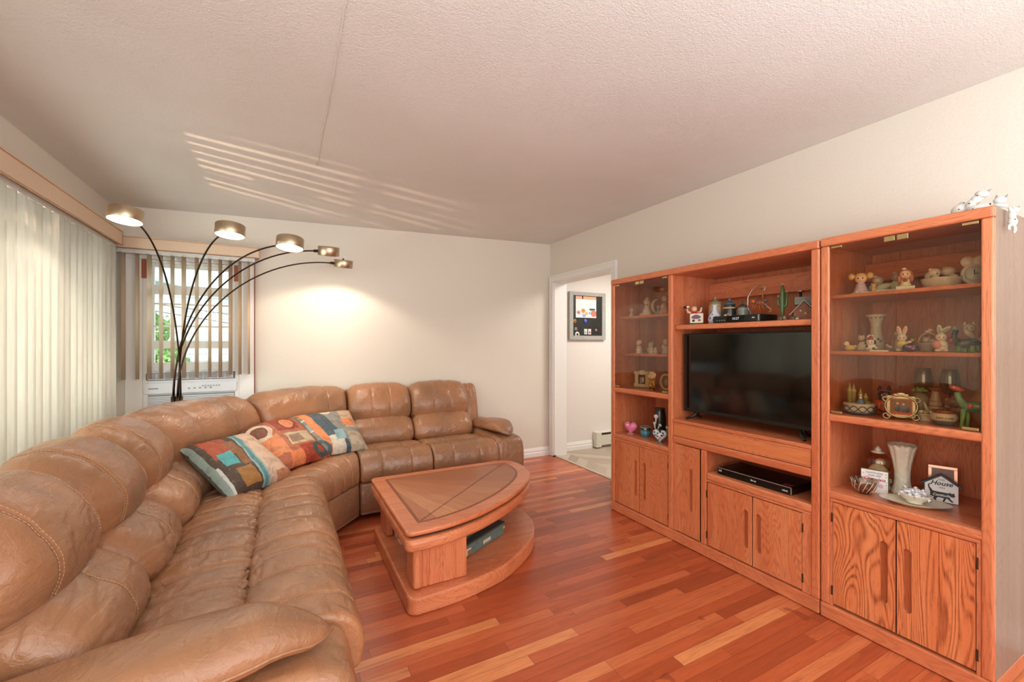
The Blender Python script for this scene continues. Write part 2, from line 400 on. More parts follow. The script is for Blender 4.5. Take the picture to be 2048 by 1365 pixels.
# kitchen beyond the doorway
def kfloor():
    m, N, L = nt('kitchen_vinyl'); b = N['Principled BSDF']
    t = N.new('ShaderNodeTexCoord'); sp = N.new('ShaderNodeSeparateXYZ'); L.new(t.outputs['Object'], sp.inputs[0])
    x, y = sp.outputs[0], sp.outputs[1]
    P = .42
    ux = math_n(N, L, 'DIVIDE', x, P); col = math_n(N, L, 'FLOOR', ux); fx = math_n(N, L, 'FRACT', ux)
    par = math_n(N, L, 'MULTIPLY_ADD', math_n(N, L, 'MODULO', math_n(N, L, 'ABSOLUTE', col), 2.0), 2.0, -1.0)
    sh = math_n(N, L, 'MULTIPLY', math_n(N, L, 'MULTIPLY', fx, par), P)
    yy = math_n(N, L, 'DIVIDE', math_n(N, L, 'ADD', y, sh), .16); row = math_n(N, L, 'FLOOR', yy)
    cb2 = N.new('ShaderNodeCombineXYZ'); L.new(col, cb2.inputs[0]); L.new(row, cb2.inputs[1])
    w2 = N.new('ShaderNodeTexWhiteNoise'); w2.noise_dimensions = '2D'; L.new(cb2.outputs[0], w2.inputs['Vector'])
    g = noise_n(N, L, mapping(N, L, (6, 1, 1), rot=(0, 0, .7)), 14, 4)
    c = ramp(N, L, w2.outputs['Value'], [(0, srgb('A08E7C')), (.5, srgb('B8A793')), (1, srgb('CBBBA8'))])
    c = mixc(N, L, math_n(N, L, 'MULTIPLY', g, .3), c, srgb('8A7A6A'))
    L.new(c, b.inputs['Base Color']); b.inputs['Roughness'].default_value = .4; return m
struct(bx(XR, 6.2, 1.2, 4.4, -.1, .001).build('floor_kitchen', kfloor(), keep=True))
struct(MB().box(XR+.003, XR+.045, 3.145, 4.115, .001, .008).build('trim_2', flat('B9A994', .4, name='threshold'), keep=True, bev=.002))
kw = wall_mat('kitchen_paint', 'E4DDD5', .05, 60)
wall('wall_kitchen_back', [(XR+.13, 6.2, 4.245, 4.4, 0, TOPZ)], kw)
wall('wall_kitchen_right', [(6.2, 6.35, 1.2, 4.4, 0, TOPZ)], kw)
wall('wall_kitchen_front', [(XR+.13, 6.35, 1.05, 1.2, 0, TOPZ)], kw)
struct(bx(XR+.13, 6.35, 1.05, 4.4, 2.44, 2.55).build('ceiling_kitchen', flat('EEE9E2', .8, name='kitchen_ceiling'), keep=True))
baseboard('baseboard_kitchen', XR+.17, 4.245, 3.36, 4.245, 0, -1)
# baseboard heater
ht = thing('baseboard_heater', 'cream metal baseboard heater along the kitchen wall behind the tall shelf unit', 'heater', (3.9, 4.21, 0))
cream = flat('D9D4C4', .45, name='heater_cream')
MB().box(3.37, 3.45, 4.165, 4.243, .012, .20).build('end_cap', cream, ht, bev=.006)
MB().box(3.45, 4.6, 4.185, 4.243, .03, .155).box(3.45, 4.6, 4.23, 4.243, .155, .20).box(3.45, 4.6, 4.17, 4.24, .185, .195).build('cover', cream, ht, bev=.003)
MB().box(3.45, 4.6, 4.205, 4.23, .155, .185).build('fin_slot', flat('4B4842', .6, name='dark_slot'), ht)
# leftover black shoe-moulding chip beside the casing base
tag(MB().box(2.70, 2.735, 4.10, 4.118, .0, .012).build('felt_strip', flat('1C1A18', .7, name='black_rubber')), 'tiny black strip on the floor at the foot of the white door casing', 'strip')

# memo board
mb_ = thing('memo_board', 'grey framed black magnetic memo board hanging on the kitchen wall', 'board', (3.275, 4.245, 1.33))
gf = flat('A9A7A0', .6, bump=.2, scale=40, var=.1, name='grey_frame')
f = MB(); X0, X1, Z0, Z1 = 3.0, 3.55, 1.335, 1.915
f.box(X0, X0+.055, 4.21, 4.244, Z0, Z1).box(X1-.055, X1, 4.21, 4.244, Z0, Z1).box(X0+.055, X1-.055, 4.21, 4.244, Z0, Z0+.05).box(X0+.055, X1-.055, 4.21, 4.244, Z1-.045, Z1)
f.build('frame', gf, mb_, bev=.004)
bx(X0+.05, X1-.05, 4.228, 4.243, Z0+.045, Z1-.04).build('panel', flat('22241F', .5, bump=.2, scale=30, var=.3, name='slate'), mb_)
def uvquad(x0, x1, y, z0, z1, name, mat, parent, th=.0015):
    b = MB(); b.box(x0, x1, y-th, y, z0, z1); b.uv = [((v[0]-x0)/(x1-x0), (v[2]-z0)/(z1-z0)) for v in b.v]; return b.build(name, mat, parent)
nm = paint('note_print', 'F4ECEA', [('r', 0, .86, 1, 1, 'F0A890'), ('r', .3, .88, .36, 1, '202020'), ('r', .62, .87, .72, 1, 'F2B33A'), ('r', 0, .8, .07, .6, 'F07A50'), ('c', .36, .32, .1, 'F08A50'), ('c', .13, .24, .1, 'F3A0A8'), ('c', .13, .24, .03, '402020'), ('c', .52, .2, .07, 'E8B040'), ('c', .68, .22, .07, 'C8C4DC'), ('c', .68, .22, .025, '405070'), ('r', .32, .03, .48, .17, '9FA4D0'), ('c', .88, .2, .15, 'F07A60'), ('r', .66, .36, .94, .44, '4A4A44'), ('r', .7, .32, .9, .37, '6FA08A')], var=0)
o = uvquad(3.1, 3.41, 4.226, 1.605, 1.865, 'note_pad', nm, None); tag(o, 'floral printed notepad sheet pinned on the black memo board', 'notepad')
def magnet(name, label, x, z, r, col, col2, shape='c'):
    b = MB()
    if shape == 'c': b.ell((x, 4.223, z), (r, .005, r), 0); b.ell((x, 4.219, z), (r*.45, .004, r*.45), 1)
    else: b.box(x-r, x+r, 4.220, 4.227, z-r*1.5, z+r*1.5, 0); b.box(x-r*.6, x+r*.6, 4.219, 4.221, z-r, z+r*.2, 1)
    tag(b.build(name, [flat(col, .4), flat(col2, .4)]), label, 'magnet', 'magnets on the memo board')
magnet('fridge_magnet', 'orange round magnet at the left of the memo board, below the notepad', 3.085, 1.56, .024, 'B5762E', '7A4A1E')
magnet('fridge_magnet', 'blue magnet right under the notepad on the memo board', 3.245, 1.565, .026, '4A55B0', '6A74D0')
magnet('fridge_magnet', 'white rectangular magnet low on the memo board, left of the pink lettered one', 3.245, 1.435, .022, 'D8DCD4', 'A8B0A8', 's')
magnet('fridge_magnet', 'white rectangular magnet with pink lettering low on the memo board', 3.305, 1.435, .022, 'E8DCDC', 'C06070', 's')
magnet('fridge_magnet', 'small reddish bow shaped magnet at the lower right of the memo board', 3.405, 1.455, .02, '8A4A44', 'D8A0A0')
magnet('fridge_magnet', 'white ringed black magnet in the lower left corner of the memo board', 3.12, 1.40, .034, 'DAD6D0', '18181A')
magnet('fridge_magnet', 'small pinkish figure magnet above the ringed magnet on the memo board', 3.10, 1.465, .02, 'B09890', '6A3A38')

# ------------------------------------------------------------ back window
w = thing('window_1', '', '', (-.645, YB, 1.1)); del w['label']; del w['category']; struct(w)
b = MB()
b.box(-1.06, -.955, YB-.018, YB, .45, 1.9345).box(-.335, -.228, YB-.018, YB, .45, 1.9345).box(-1.06, -.228, YB-.018, YB, 1.935, 2.02)
b.box(-.9545, -.925, YB-.017, YB+.15, .541, 1.934).box(-.365, -.3355, YB-.017, YB+.15, .541, 1.934).box(-.9245, -.3655, YB+.001, YB+.15, 1.915, 1.934).box(-.9545, -.3355, YB-.03, YB+.15, .5, .54)
b.build('window_casing', white, w, bev=.003)
b = MB(); b.box(-.962, -.925, YB-.022, YB-.012, 1.785, 1.93).box(-.37, -.338, YB-.022, YB-.012, 1.80, 1.93)
b.build('window_jamb_liner', flat('A5532C', .4, name='brown_liner'), w)
MB().box(-.227, -.222, YB-.02, YB-.0, .45, 2.0).build('window_edge', flat('8A4630', .5, name='brown_edge'), w)
sash = MB(); ys0, ys1 = YB+.03, YB+.06
sash.box(-.925, -.895, ys0, ys1, 1.08, 1.92).box(-.395, -.365, ys0, ys1, 1.08, 1.92)
for z0, z1 in ((1.885, 1.915), (1.675, 1.745), (1.25, 1.31), (1.08, 1.14)): sash.box(-.895, -.395, ys0, ys1, z0, z1)
for z in (1.60, 1.425): sash.box(-.895, -.395, ys0+.008, ys1-.008, z-.007, z+.007)
sash.box(-.725, -.712, ys0+.008, ys1-.008, 1.14, 1.885)
sash.build('window_sash', white, w, bev=.002)
bx(-.895, -.395, YB+.044, YB+.047, 1.14, 1.885).build('window_pane', glass('F2F6F4', 'window_glass'), w)

# window air conditioner
ac = thing('air_conditioner', 'white window air conditioner below the sash behind the sofa corner', 'air conditioner', (-.645, 4.1, .54))
acm = flat('E6E6E8', .4, name='ac_white', var=.01)
bx(-.962, -.336, 4.10, YB+.25, .545, 1.075).build('housing', acm, ac, bev=.02, bseg=3)
bx(-.955, -.343, 4.195, 4.215, 1.075, 1.115).build('top_rail', acm, ac)
bx(-.94, -.36, 4.096, 4.1002, .553, .893).build('grille_gap_shade', flat('8E8E90', .6, name='grille_grey'), ac)  # grey sheet added to paint shade into the gaps between grille bars
b = MB()
for i in range(26): b.box(-.935, -.365, 4.088, 4.10, .56+i*.0125, .5675+i*.0125)
b.build('front_grille', acm, ac)
MB().box(-.945, -.355, 4.094, 4.1005, 1.003, 1.062).build('outlet_slot', flat('6E6C68', .6, name='slot_grey'), ac, bev=.02, bseg=3)
b = MB()
for i in range(5): b.box(-.93, -.37, 4.086, 4.096, 1.010+i*.0105, 1.0155+i*.0105)
for i in range(12): b.box(-.93+i*.05, -.925+i*.05, 4.088, 4.096, 1.008, 1.058)
b.build('louver', acm, ac)
bx(-.955, -.343, 4.086, 4.10, .90, .985).build('control_panel', acm, ac, bev=.006)
gm = flat('8A8A90', .5, name='print_grey')
bx(-.925, -.865, 4.0845, 4.0865, .938, .946).build('brand_mark', gm, ac)
ac.location.y += .10; ac.scale.x = .98
for i in range(5): bx(-.66+i*.035, -.645+i*.035, 4.0845, 4.0865, .94, .95).build('button', gm, ac)
for i in range(7): bx(-.57+i*.018, -.56+i*.018, 4.0845, 4.0865, .955, .965).build('indicator', gm, ac)

# ------------------------------------------------------------ outside
def siding():
    m, N, L = nt('white_siding'); b = N['Principled BSDF']
    t = N.new('ShaderNodeTexCoord'); sp = N.new('ShaderNodeSeparateXYZ'); L.new(t.outputs['Object'], sp.inputs[0])
    f = math_n(N, L, 'FRACT', math_n(N, L, 'DIVIDE', sp.outputs[2], .115))
    c = mixc(N, L, math_n(N, L, 'LESS_THAN', f, .12), srgb('EDEFF0'), srgb('B8BEC2')); L.new(c, b.inputs['Base Color'])
    L.new(bump_n(N, L, f, .4, .01), b.inputs['Normal']); return m
hs = thing('neighbor_house', 'white sided neighbouring house seen through the back window', 'house', (-.6, 9.0, -.5))
sm = siding()
MB().prism([(-1.62, -.5), (1.2, -.5), (1.2, 1.6), (.4, 1.72), (-1.62, 2.35)], 8.6, 12, fn=lambda a, bb, c: (a, c, bb)).build('wall_panel', sm, hs)
MB().prism([(-2.0, 2.30), (-2.0, 2.36), (1.4, 1.66), (1.4, 1.60)], 8.3, 12.2, fn=lambda a, bb, c: (a, c, bb)).build('roof_edge', flat('B8BCC0', .6, name='fascia'), hs)
h2 = thing('distant_house', 'pale sided house standing further behind the neighbouring one', 'house', (-2.0, 15, -.5))
MB().box(-6.2, 2.2, 14.6, 19, -.5, 3.6).build('wall_panel', sm, h2)
MB().prism([(-6.6, 3.55), (2.6, 3.55), (-2, 5.6)], 14.3, 19.2, fn=lambda a, bb, c: (a, c, bb)).build('roof', flat('9A9C9E', .8, name='roof_grey'), h2)
struct(bx(-30, 30, YB+.6, 40, -.9, -.8).build('ground', flat('7F8F62', .9, bump=.3, scale=3, var=.25, name='lawn'), keep=True))
def bush(name, label, c, R, n, cat='tree'):
    root = thing(name, label, cat, (c[0], c[1], -.8)); fo = MB()
    rs = random.Random(len(label))
    for i in range(n):
        a, bb = rs.uniform(0, 2*PI), rs.uniform(-1, 1); r = rs.uniform(.5, 1)**.5
        p = Vector(c) + Vector((math.cos(a)*math.sqrt(1-bb*bb)*R[0]*r, math.sin(a)*math.sqrt(1-bb*bb)*R[1]*r, bb*R[2]*r))
        s = rs.uniform(.04, .08); E_ = Euler((rs.uniform(0, 3), rs.uniform(0, 3), rs.uniform(0, 3))).to_matrix()
        fo.add([p+E_@Vector(q) for q in ((-s, 0, 0), (0, -s*.5, .2*s), (s, 0, 0), (0, s*.5, .2*s))], [(0, 1, 2, 3)], 0 if rs.random() < .6 else 1)
    fo.build('foliage', [flat('7DA55A', .7, name='leaf_a'), flat('A8C878', .7, name='leaf_b')], root)
    MB().tube([(c[0], c[1], -.8), (c[0]+.05, c[1], c[2])], [.07, .03]).build('trunk', flat('6A5A48', .9, name='bark'), root)
bush('garden_shrub', 'green garden shrub outside, low behind the left part of the back window', (-1.75, 7.6, .75), (.62, .5, .62), 2600, 'shrub')
bush('garden_tree', 'leafy pale tree farther out, above the shrub behind the back window', (-2.6, 10.8, 1.25), (.85, .6, .75), 1800)
for nm_, dz in (('utility_wire', 0), ('utility_wire', .18)):
    tag(MB().tube([(-3.2, 8.2, 2.25-dz), (-1.6, 8.0, 1.86-dz*.6), (.2, 8.2, 1.62-dz)], .006, 6).build(nm_, flat('2A2A2A', .6, name='wire')), 'thin dark overhead wire crossing behind the back window' + (', lower of the two' if dz else ', upper of the two'), 'wire', 'overhead wires')

# left picture window
w2 = thing('window_2', '', '', (XL, 2.5, LW[2])); del w2['label']; del w2['category']; struct(w2)
b = MB(); y0, y1, z0, z1 = LW; xs0, xs1 = XL-.11, XL-.07
b.box(xs0, xs1, y0, y1, z0, z0+.05).box(xs0, xs1, y0, y1, z1-.05, z1)
for yy in (y0, 1.86, 1.90, 3.12, 3.16, y1-.05): b.box(xs0, xs1, yy, yy+.05, z0, z1)
for i in range(1, 4):
    zz = z0+(z1-z0)*i/4; b.box(xs0+.01, xs1-.01, y0, y1, zz-.009, zz+.009)
for i in range(1, 10):
    yy = y0+(y1-y0)*i/10; b.box(xs0+.01, xs1-.01, yy-.009, yy+.009, z0, z1)
b.build('window_frame', white, w2)
bx(xs0+.018, xs0+.022, y0, y1, z0, z1).build('window_pane', glass('F2F6F4', 'window_glass'), w2)
b = MB(); b.box(XL-.15, XL+.02, y0-.02, y1+.02, z0-.03, z0).box(XL-.0, XL+.012, y0-.06, y0, z0-.06, z1+.06).box(XL-.0, XL+.012, y1, y1+.06, z0-.06, z1+.06)
b.build('window_casing', white, w2)

# ------------------------------------------------------------ vertical blinds
def slat_mat():
    m, N, L = nt('blind_vinyl'); b = N['Principled BSDF']
    n = noise_n(N, L, mapping(N, L, (1, 1, .05)), 160, 3)
    L.new(ramp(N, L, n, [(.3, srgb('E4E0D2')), (.7, srgb('F1EEE4'))]), b.inputs['Base Color']); b.inputs['Roughness'].default_value = .5
    tl = N.new('ShaderNodeBsdfTranslucent'); tl.inputs[0].default_value = srgb('F2EEE2')
    mx = N.new('ShaderNodeMixShader'); mx.inputs[0].default_value = .28
    L.new(b.outputs[0], mx.inputs[1]); L.new(tl.outputs[0], mx.inputs[2]); L.new(mx.outputs[0], N['Material Output'].inputs[0]); return m
SM = slat_mat()
peach = flat('DCC0A4', .45, name='valance_peach', var=.02)
def slat(parent, cx, cy, ang, z0, z1, wd=.089, name='slat', mat=None):
    b = MB(); P = []
    for zz in (z0, z1):
        row = []
        for i in range(9):
            t = (i/8-.5); u = t*wd; v = .007*(1-4*t*t)
            row.append((cx+u*math.cos(ang)-v*math.sin(ang), cy+u*math.sin(ang)+v*math.cos(ang), zz))
        P.append(row)
    b.grid(P); o = b.build(name, mat or SM, parent)
    so = o.modifiers.new('s', 'SOLIDIFY'); so.thickness = .0009; return o
vb = thing('vertical_blind', 'large cream vertical blind covering the left wall window', 'blind', (-1.07, 2.6, 0))
VX = -1.02
b = MB(); b.box(VX-.006, VX, 1.0, 3.995, 1.99, 2.082).box(XL, VX, 3.985, 3.995, 1.99, 2.082).box(XL, VX+.004, 1.0, 3.995, 2.082, 2.089)
b.build('valance', peach, vb, bev=.0015)
MB().box(VX-.008, VX+.001, 1.0, 3.99, 1.985, 1.99).box(VX+.0, VX+.0025, 1.0, 3.995, 2.078, 2.084).build('valance_trim', flat('B98B66', .5, name='valance_line'), vb)
bx(-1.10, -1.05, 1.05, 3.97, 1.965, 1.995).build('headrail', flat('D8D4CC', .4, name='rail'), vb)
yy = 1.12; k = 0
while yy < 3.95:
    slat(vb, -1.072, yy, PI/2+math.radians(-34+7*math.sin(k*1.7)), .10, 1.965); yy += .0775; k += 1
vb2 = thing('vertical_blind', 'cream vertical blind with open slats over the back window', 'blind', (-.66, 4.14, 0.9))
b = MB(); b.box(-1.135, -.19, 4.098, 4.104, 1.995, 2.072).box(-.196, -.19, 4.104, YB, 1.995, 2.072).box(-1.135, -.186, 4.096, YB, 2.072, 2.079)
b.build('valance', peach, vb2, bev=.0015)
MB().box(-1.13, -.19, 4.0975, 4.106, 1.990, 1.995).box(-1.13, -.186, 4.0955, 4.098, 2.069, 2.074).build('valance_trim', MATS['valance_line'], vb2)
bx(-1.11, -.22, 4.125, 4.165, 1.96, 1.99).build('headrail', MATS['rail'], vb2)
SM2 = flat('E0C8A8', .5, name='beige_vinyl', var=.02)
for i, px in enumerate([-1.055, -.975, -.905, -.835, -.765, -.695, -.612, -.528, -.458, -.39, -.325, -.262]):
    slat(vb2, px, 4.142, PI/2+math.radians([-4, -3, -9, -6, -8, -12, -10, -8, -12, -14, -12, -8][i]), 1.02 if i < 9 else 1.035, 1.965, .078, mat=SM2)
# ------------------------------------------------------------ sectional sofa
LE = leather()
stitch_m = flat('D2A57C', .7, name='stitch_thread', var=.02)
sofa = thing('sectional_sofa', 'tan leather reclining sectional sofa curving round the room corner', 'sofa', (.0, 2.6, 0))
def lerp(a, b, t): return a+(b-a)*t
class Seg:
    def __init__(s, F0, a0, F1, a1, k0=1, k1=1): s.F0, s.a0, s.F1, s.a1, s.k0, s.k1 = F0, a0, F1, a1, k0, k1
    def pos(s, w, p, z):
        a = lerp(s.a0, s.a1, w); k = lerp(s.k0, s.k1, w)
        bulge = 0
        return Vector((lerp(s.F0[0], s.F1[0], w)+math.cos(a)*p*k, lerp(s.F0[1], s.F1[1], w)+math.sin(a)*p*k, z))
FX = .215
BY = 3.255
KB = .86
WB0, WB1 = 2.93, .48
def left(y0, y1): return Seg((FX, y0), PI, (FX, y1), PI)
def back(x0, x1): return Seg((x0, BY), PI/2, (x1, BY), PI/2, KB, KB)
def wedge(t0, t1):
    def F(t): # gently concave front
        m = math.sin(PI*t)*.035; return (lerp(FX, WB1, t)-m*.7*-1, lerp(WB0, BY, t)-m)
    return Seg(F(t0), lerp(PI, PI/2, t0), F(t1), lerp(PI, PI/2, t1), lerp(1, KB, t0)*1.0, lerp(1, KB, t1))
def catmull(pts, n, closed=True):
    m = len(pts); out = []
    for i in range(n):
        t = i/n*m; k = int(t); f = t-k
        P = [pts[(k+j-1) % m] for j in range(4)]
        out.append(tuple(.5*((2*P[1][d])+(-P[0][d]+P[2][d])*f+(2*P[0][d]-5*P[1][d]+4*P[2][d]-P[3][d])*f*f+(-P[0][d]+3*P[1][d]-3*P[2][d]+P[3][d])*f**3) for d in (0, 1)))
    return out
def cushion(name, prof, seg, parent, R=.05, seams=(), wr=.004, gathers=(), N=76, nw=34, mat=None, crown=0.0, label=None, stitches=(), sdepth=.010, Rk=1.0, wrk=.004):
    P = catmull(prof, N); cx = sum(p[0] for p in P)/N; cz = sum(p[1] for p in P)/N
    nrm = []
    for i in range(N):
        a, b = P[i-1], P[(i+1) % N]; tx, tz = b[0]-a[0], b[1]-a[1]; l = math.hypot(tx, tz) or 1
        nx, nz = tz/l, -tx/l
        nrm.append((nx, nz))
    area2 = sum(P[i][0]*P[(i+1) % N][1]-P[(i+1) % N][0]*P[i][1] for i in range(N))
    if area2 < 0: nrm = [(-a, -b) for a, b in nrm]
    L_ = (seg.pos(1, cx, cz)-seg.pos(0, cx, cz)).length
    ss = [i/nw*L_ for i in range(nw+1)] + [R*q for q in (.02, .08, .18, .35, .6, .85)] + [L_-R*q for q in (.02, .08, .18, .35, .6, .85)]
    for s_ in seams: ss += [s_*L_+d for d in (-.016, -.008, -.004, 0, .004, .008, .016)]
    ss = sorted(q for q in set(round(max(0, min(L_, q)), 5) for q in ss))
    rows = []
    for a in ss:
        w = a/L_; e = min(a, L_-a); ins = 0
        if e < R: ins = R*Rk*(1-math.sqrt(max(0, 1-((R-e)/R)**2)))
        for s_ in seams:
            d = abs(a-s_*L_); ins += sdepth*math.exp(-(d/.0085)**2)+sdepth*.35*math.exp(-(d/.03)**2)
        ins -= crown*math.sin(PI*w)
        row = []
        for i in range(N):
            p, z = P[i]; q = ins
            for (si, sig, amp, per) in gathers:
                d = abs(i/N-si); d = min(d, 1-d)
                q += amp*math.exp(-(d/sig)**2)*(.5+.5*math.sin(2*PI*a/per+5*noise.noise(Vector((a*14, si*9, seg.F0[1]*3)))))
            b3 = seg.pos(w, p, z)
            if wrk:
                h_ = noise.noise(Vector((b3.x*13+a*4, b3.y*7, b3.z*16+3)))+.5*noise.noise(Vector((b3.x*29, b3.y*12, b3.z*31)))
                q += wrk*max(0, 1-abs(h_)*4.5)**2*(.4+.6*max(0, noise.noise(b3*5)*2+.6))
            q -= wr*(noise.noise(b3*9)+.6*noise.noise(Vector((b3.x*26, b3.y*14, b3.z*22))))
            row.append(seg.pos(w, p-nrm[i][0]*q, z-nrm[i][1]*q))
        rows.append(row)
    b = MB(); b.grid(rows, 0, closed_v=True)
    n0 = len(rows)
    b.f.append(tuple(range(N))); b.mi.append(0); b.sm.append(True)
    b.f.append(tuple((n0-1)*N+i for i in range(N))[::-1]); b.mi.append(0); b.sm.append(True)
    o = b.build(name, mat or LE, parent)
    if label: o['label'] = label
    # dashed seam stitching
    if stitches:
        for (wa, i0, i1) in stitches:
            k0 = min(range(n0), key=lambda r: abs(ss[r]-wa*L_)); row = rows[k0]
            c = Vector((0, 0, 0))
            for q in row: c += q
            c /= N
            idx = list(range(int(i0*N), int(i1*N)))
            pts = []; sb = MB()
            for i in idx:
                q = row[i % N]; q2 = row[(i+1) % N]
                for h in (0, .25, .5, .75):
                    g = q.lerp(q2, h); pts.append(g+(g-c).normalized()*.0012)
            acc = 0; cur = []
            for a_, b_ in zip(pts, pts[1:]):
                acc += (b_-a_).length; cur.append(a_)
                if acc > .009:
                    if len(cur) > 1: sb.tube([cur[0], cur[-1].lerp(a_, .6)], .0010, 4)
                    cur = []; acc = 0
            if sb.v: sb.build('stitching', stitch_m, o)
    return o
P_PAD = [(.03, .27), (-.005, .31), (-.004, .38), (.03, .44), (.10, .472), (.20, .474), (.29, .462), (.335, .435), (.34, .36), (.33, .27), (.2, .25)]
P_FOOT = [(.05, .035), (.02, .06), (.012, .14), (.025, .22), (.045, .262), (.12, .27), (.3, .26), (.3, .04)]
P_SEAT = [(.325, .36), (.325, .425), (.35, .455), (.42, .468), (.52, .462), (.62, .44), (.70, .41), (.78, .38), (.78, .28), (.6, .25), (.4, .26)]
P_LUM = [(.675, .40), (.625, .45), (.618, .50), (.645, .56), (.70, .605), (.76, .635), (.85, .63), (.93, .56), (.93, .44), (.8, .38)]
P_UP = [(.83, .565), (.775, .60), (.742, .66), (.738, .74), (.78, .82), (.85, .885), (.93, .912), (1.01, .90), (1.06, .84), (1.075, .74), (1.06, .62), (.98, .56), (.88, .55)]
P_SHELL = [(.90, .04), (.90, .5), (.97, .84), (1.02, .872), (1.075, .85), (1.095, .7), (1.07, .3), (1.05, .04)]
# left run, three seats
ys = [1.40, 1.91, 2.42, 2.93]
for i in range(3):
    sg = left(ys[i]+.002, ys[i+1]-.002); HQ = dict(N=110, nw=62)
    cushion('footrest_pad', P_PAD, sg, sofa, wrk=.005, **HQ, R=.022, seams=(.30, .70), gathers=((.86, .05, .012, .035),), stitches=((.282, .2, .62), (.318, .2, .62), (.682, .2, .62), (.718, .2, .62)))
    cushion('footrest_panel', P_FOOT, sg, sofa, R=.03, seams=(), wr=.003)
    cushion('seat_cushion', P_SEAT, sg, sofa, wrk=.007, **HQ, R=.035, seams=(.30, .70), crown=.008, gathers=((.12, .07, .010, .05), (.62, .05, .01, .05)), stitches=((.282, .1, .52), (.318, .1, .52)))
    cushion('lumbar_pillow', P_LUM, sg, sofa, wrk=.005, **HQ, R=.12, crown=.016, gathers=((.02, .06, .010, .04), (.62, .07, .010, .07)), stitches=((.5, .1, .6),), seams=(.5,), sdepth=.003, Rk=.62)
    cushion('back_pillow', P_UP, sg, sofa, **HQ, R=.15, crown=.02, seams=(.24, .76), sdepth=.006, gathers=((.04, .05, .016, .045), (.62, .05, .010, .06)), stitches=((.225, .12, .62), (.255, .12, .62), (.745, .12, .62), (.775, .12, .62)), Rk=.6)
# corner wedge
for t0, t1 in ((0, .5), (.5, 1)):
    cushion('back_pillow', P_UP, wedge(t0+.008, t1-.008), sofa, R=.11, Rk=.6, crown=.02, seams=(.3, .7) if t0 == 0 else (.75,), sdepth=.004, gathers=((.04, .05, .010, .05),), wr=.006)
    cushion('lumbar_pillow', P_LUM, wedge(t0+.01, t1-.01), sofa, R=.05, crown=.008, gathers=((.02, .06, .006, .04),))
cushion('seat_cushion', [(p, z) for p, z in P_SEAT], wedge(.01, .99), sofa, R=.03, seams=(.33, .66), nw=50, sdepth=.005, wr=.006)
cushion('seat_front', P_PAD, wedge(.01, .99), sofa, R=.03, seams=(.25, .5, .75), nw=40, sdepth=.005, wr=.004)
cushion('front_panel', P_FOOT, wedge(.01, .99), sofa, R=.02, wr=.003)
# back run, two seats
xs = [.48, 1.03, 1.60]
for i in range(2):
    sg = back(xs[i]+.003, xs[i+1]-.003)
    cushion('footrest_pad', P_PAD, sg, sofa, R=.022, seams=(.30, .70), sdepth=.007, gathers=((.86, .05, .008, .035),))
    cushion('footrest_panel', P_FOOT, sg, sofa, R=.02, wr=.003)
    cushion('seat_cushion', [(p, z-.012) for p, z in P_SEAT], sg, sofa, R=.035, seams=(.30, .70), crown=.006, sdepth=.005)
    cushion('lumbar_pillow', P_LUM, sg, sofa, R=.10, crown=.018, gathers=((.62, .07, .008, .045),), Rk=.6)
    cushion('back_pillow', P_UP, sg, sofa, R=.11, crown=.02, seams=(.36, .64), sdepth=.004, gathers=((.04, .05, .008, .05), (.45, .05, .005, .04)), Rk=.6)
# outside shells
for sg in (left(1.22, 2.93), wedge(0, .5), wedge(.5, 1), back(.48, 1.62)):
    cushion('back_shell', P_SHELL, sg, sofa, R=.02, wr=.001, nw=12)
# wing beside the last back pillow
cushion('back_wing', [(.86, .35), (.80, .45), (.83, .62), (.88, .78), (.93, .86), (.98, .885), (1.05, .87), (1.08, .8), (1.08, .4)], back(1.585, 1.72), sofa, R=.04, wr=.002, seams=())
cushion('back_wing', [(.86, .35), (.80, .45), (.83, .62), (.88, .78), (.93, .86), (.98, .885), (1.05, .87), (1.08, .8), (1.08, .4)], left(1.19, 1.42), sofa, R=.04, wr=.002)
# arms
def arm(seg, flip):
    cushion('arm_base', [(.055, .03), (.04, .1), (.035, .3), (.05, .40), (.09, .455), (.2, .475), (.6, .48), (.9, .48), (.95, .4), (.95, .04), (.5, .03)], seg, sofa, R=.05, wr=.003, nw=24)
    # padded arm top: teardrop, loft along depth
    rows = []; NS = 30; n = 36
    for i in range(NS+1):
        t = i/NS; p = .10+t*.88
        hw = .130*min(1, t*3.4)**.55*(1-.12*t)+.004
        hh = .070*min(1, (t*5)**.6)*(1-.15*t)+.004; zc_ = .530-.055*t+.015*math.sin(PI*min(1, t*1.4))-.03*max(0, .16-t)/.16
        if t > .93: q = (1-t)/.07; hw *= max(.05, q**.5); hh *= max(.05, q**.5)
        row = []
        for k in range(n):
            a = 2*PI*k/n; ca, sa = math.cos(a), math.sin(a)
            u = math.copysign(abs(ca)**.8, ca)*hw; v = math.copysign(abs(sa)**.85, sa)*hh
            b3 = seg.pos(.5, p, zc_)
            if sa < 0: v *= .55
            ww = .5+flip*u/(seg.pos(1, p, 0)-seg.pos(0, p, 0)).length
            q = seg.pos(ww, p, zc_+v)
            q += Vector((0, 0, 1))*(.006*noise.noise(q*11)+.008*noise.noise(Vector((q.x*30, q.y*30, 3)))*max(0, 1-t*3.5))
            row.append(q)
        rows.append(row)
    b = MB().grid(rows, 0, closed_v=True); b.f.append(tuple(range(n))); b.mi.append(0); b.sm.append(True)
    b.f.append(tuple(NS*n+i for i in range(n))[::-1]); b.mi.append(0); b.sm.append(True)
    o = b.build('arm_pad', LE, sofa)
    pp = [r[0] for r in rows[:26]]; pq = [r[n//2] for r in rows[:26]]
    MB().tube(pq[::-1]+pp, .0045, 6).build('piping', LE, o)
arm(left(1.145, 1.41), 1)
arm(back(1.60, 1.87), 1)

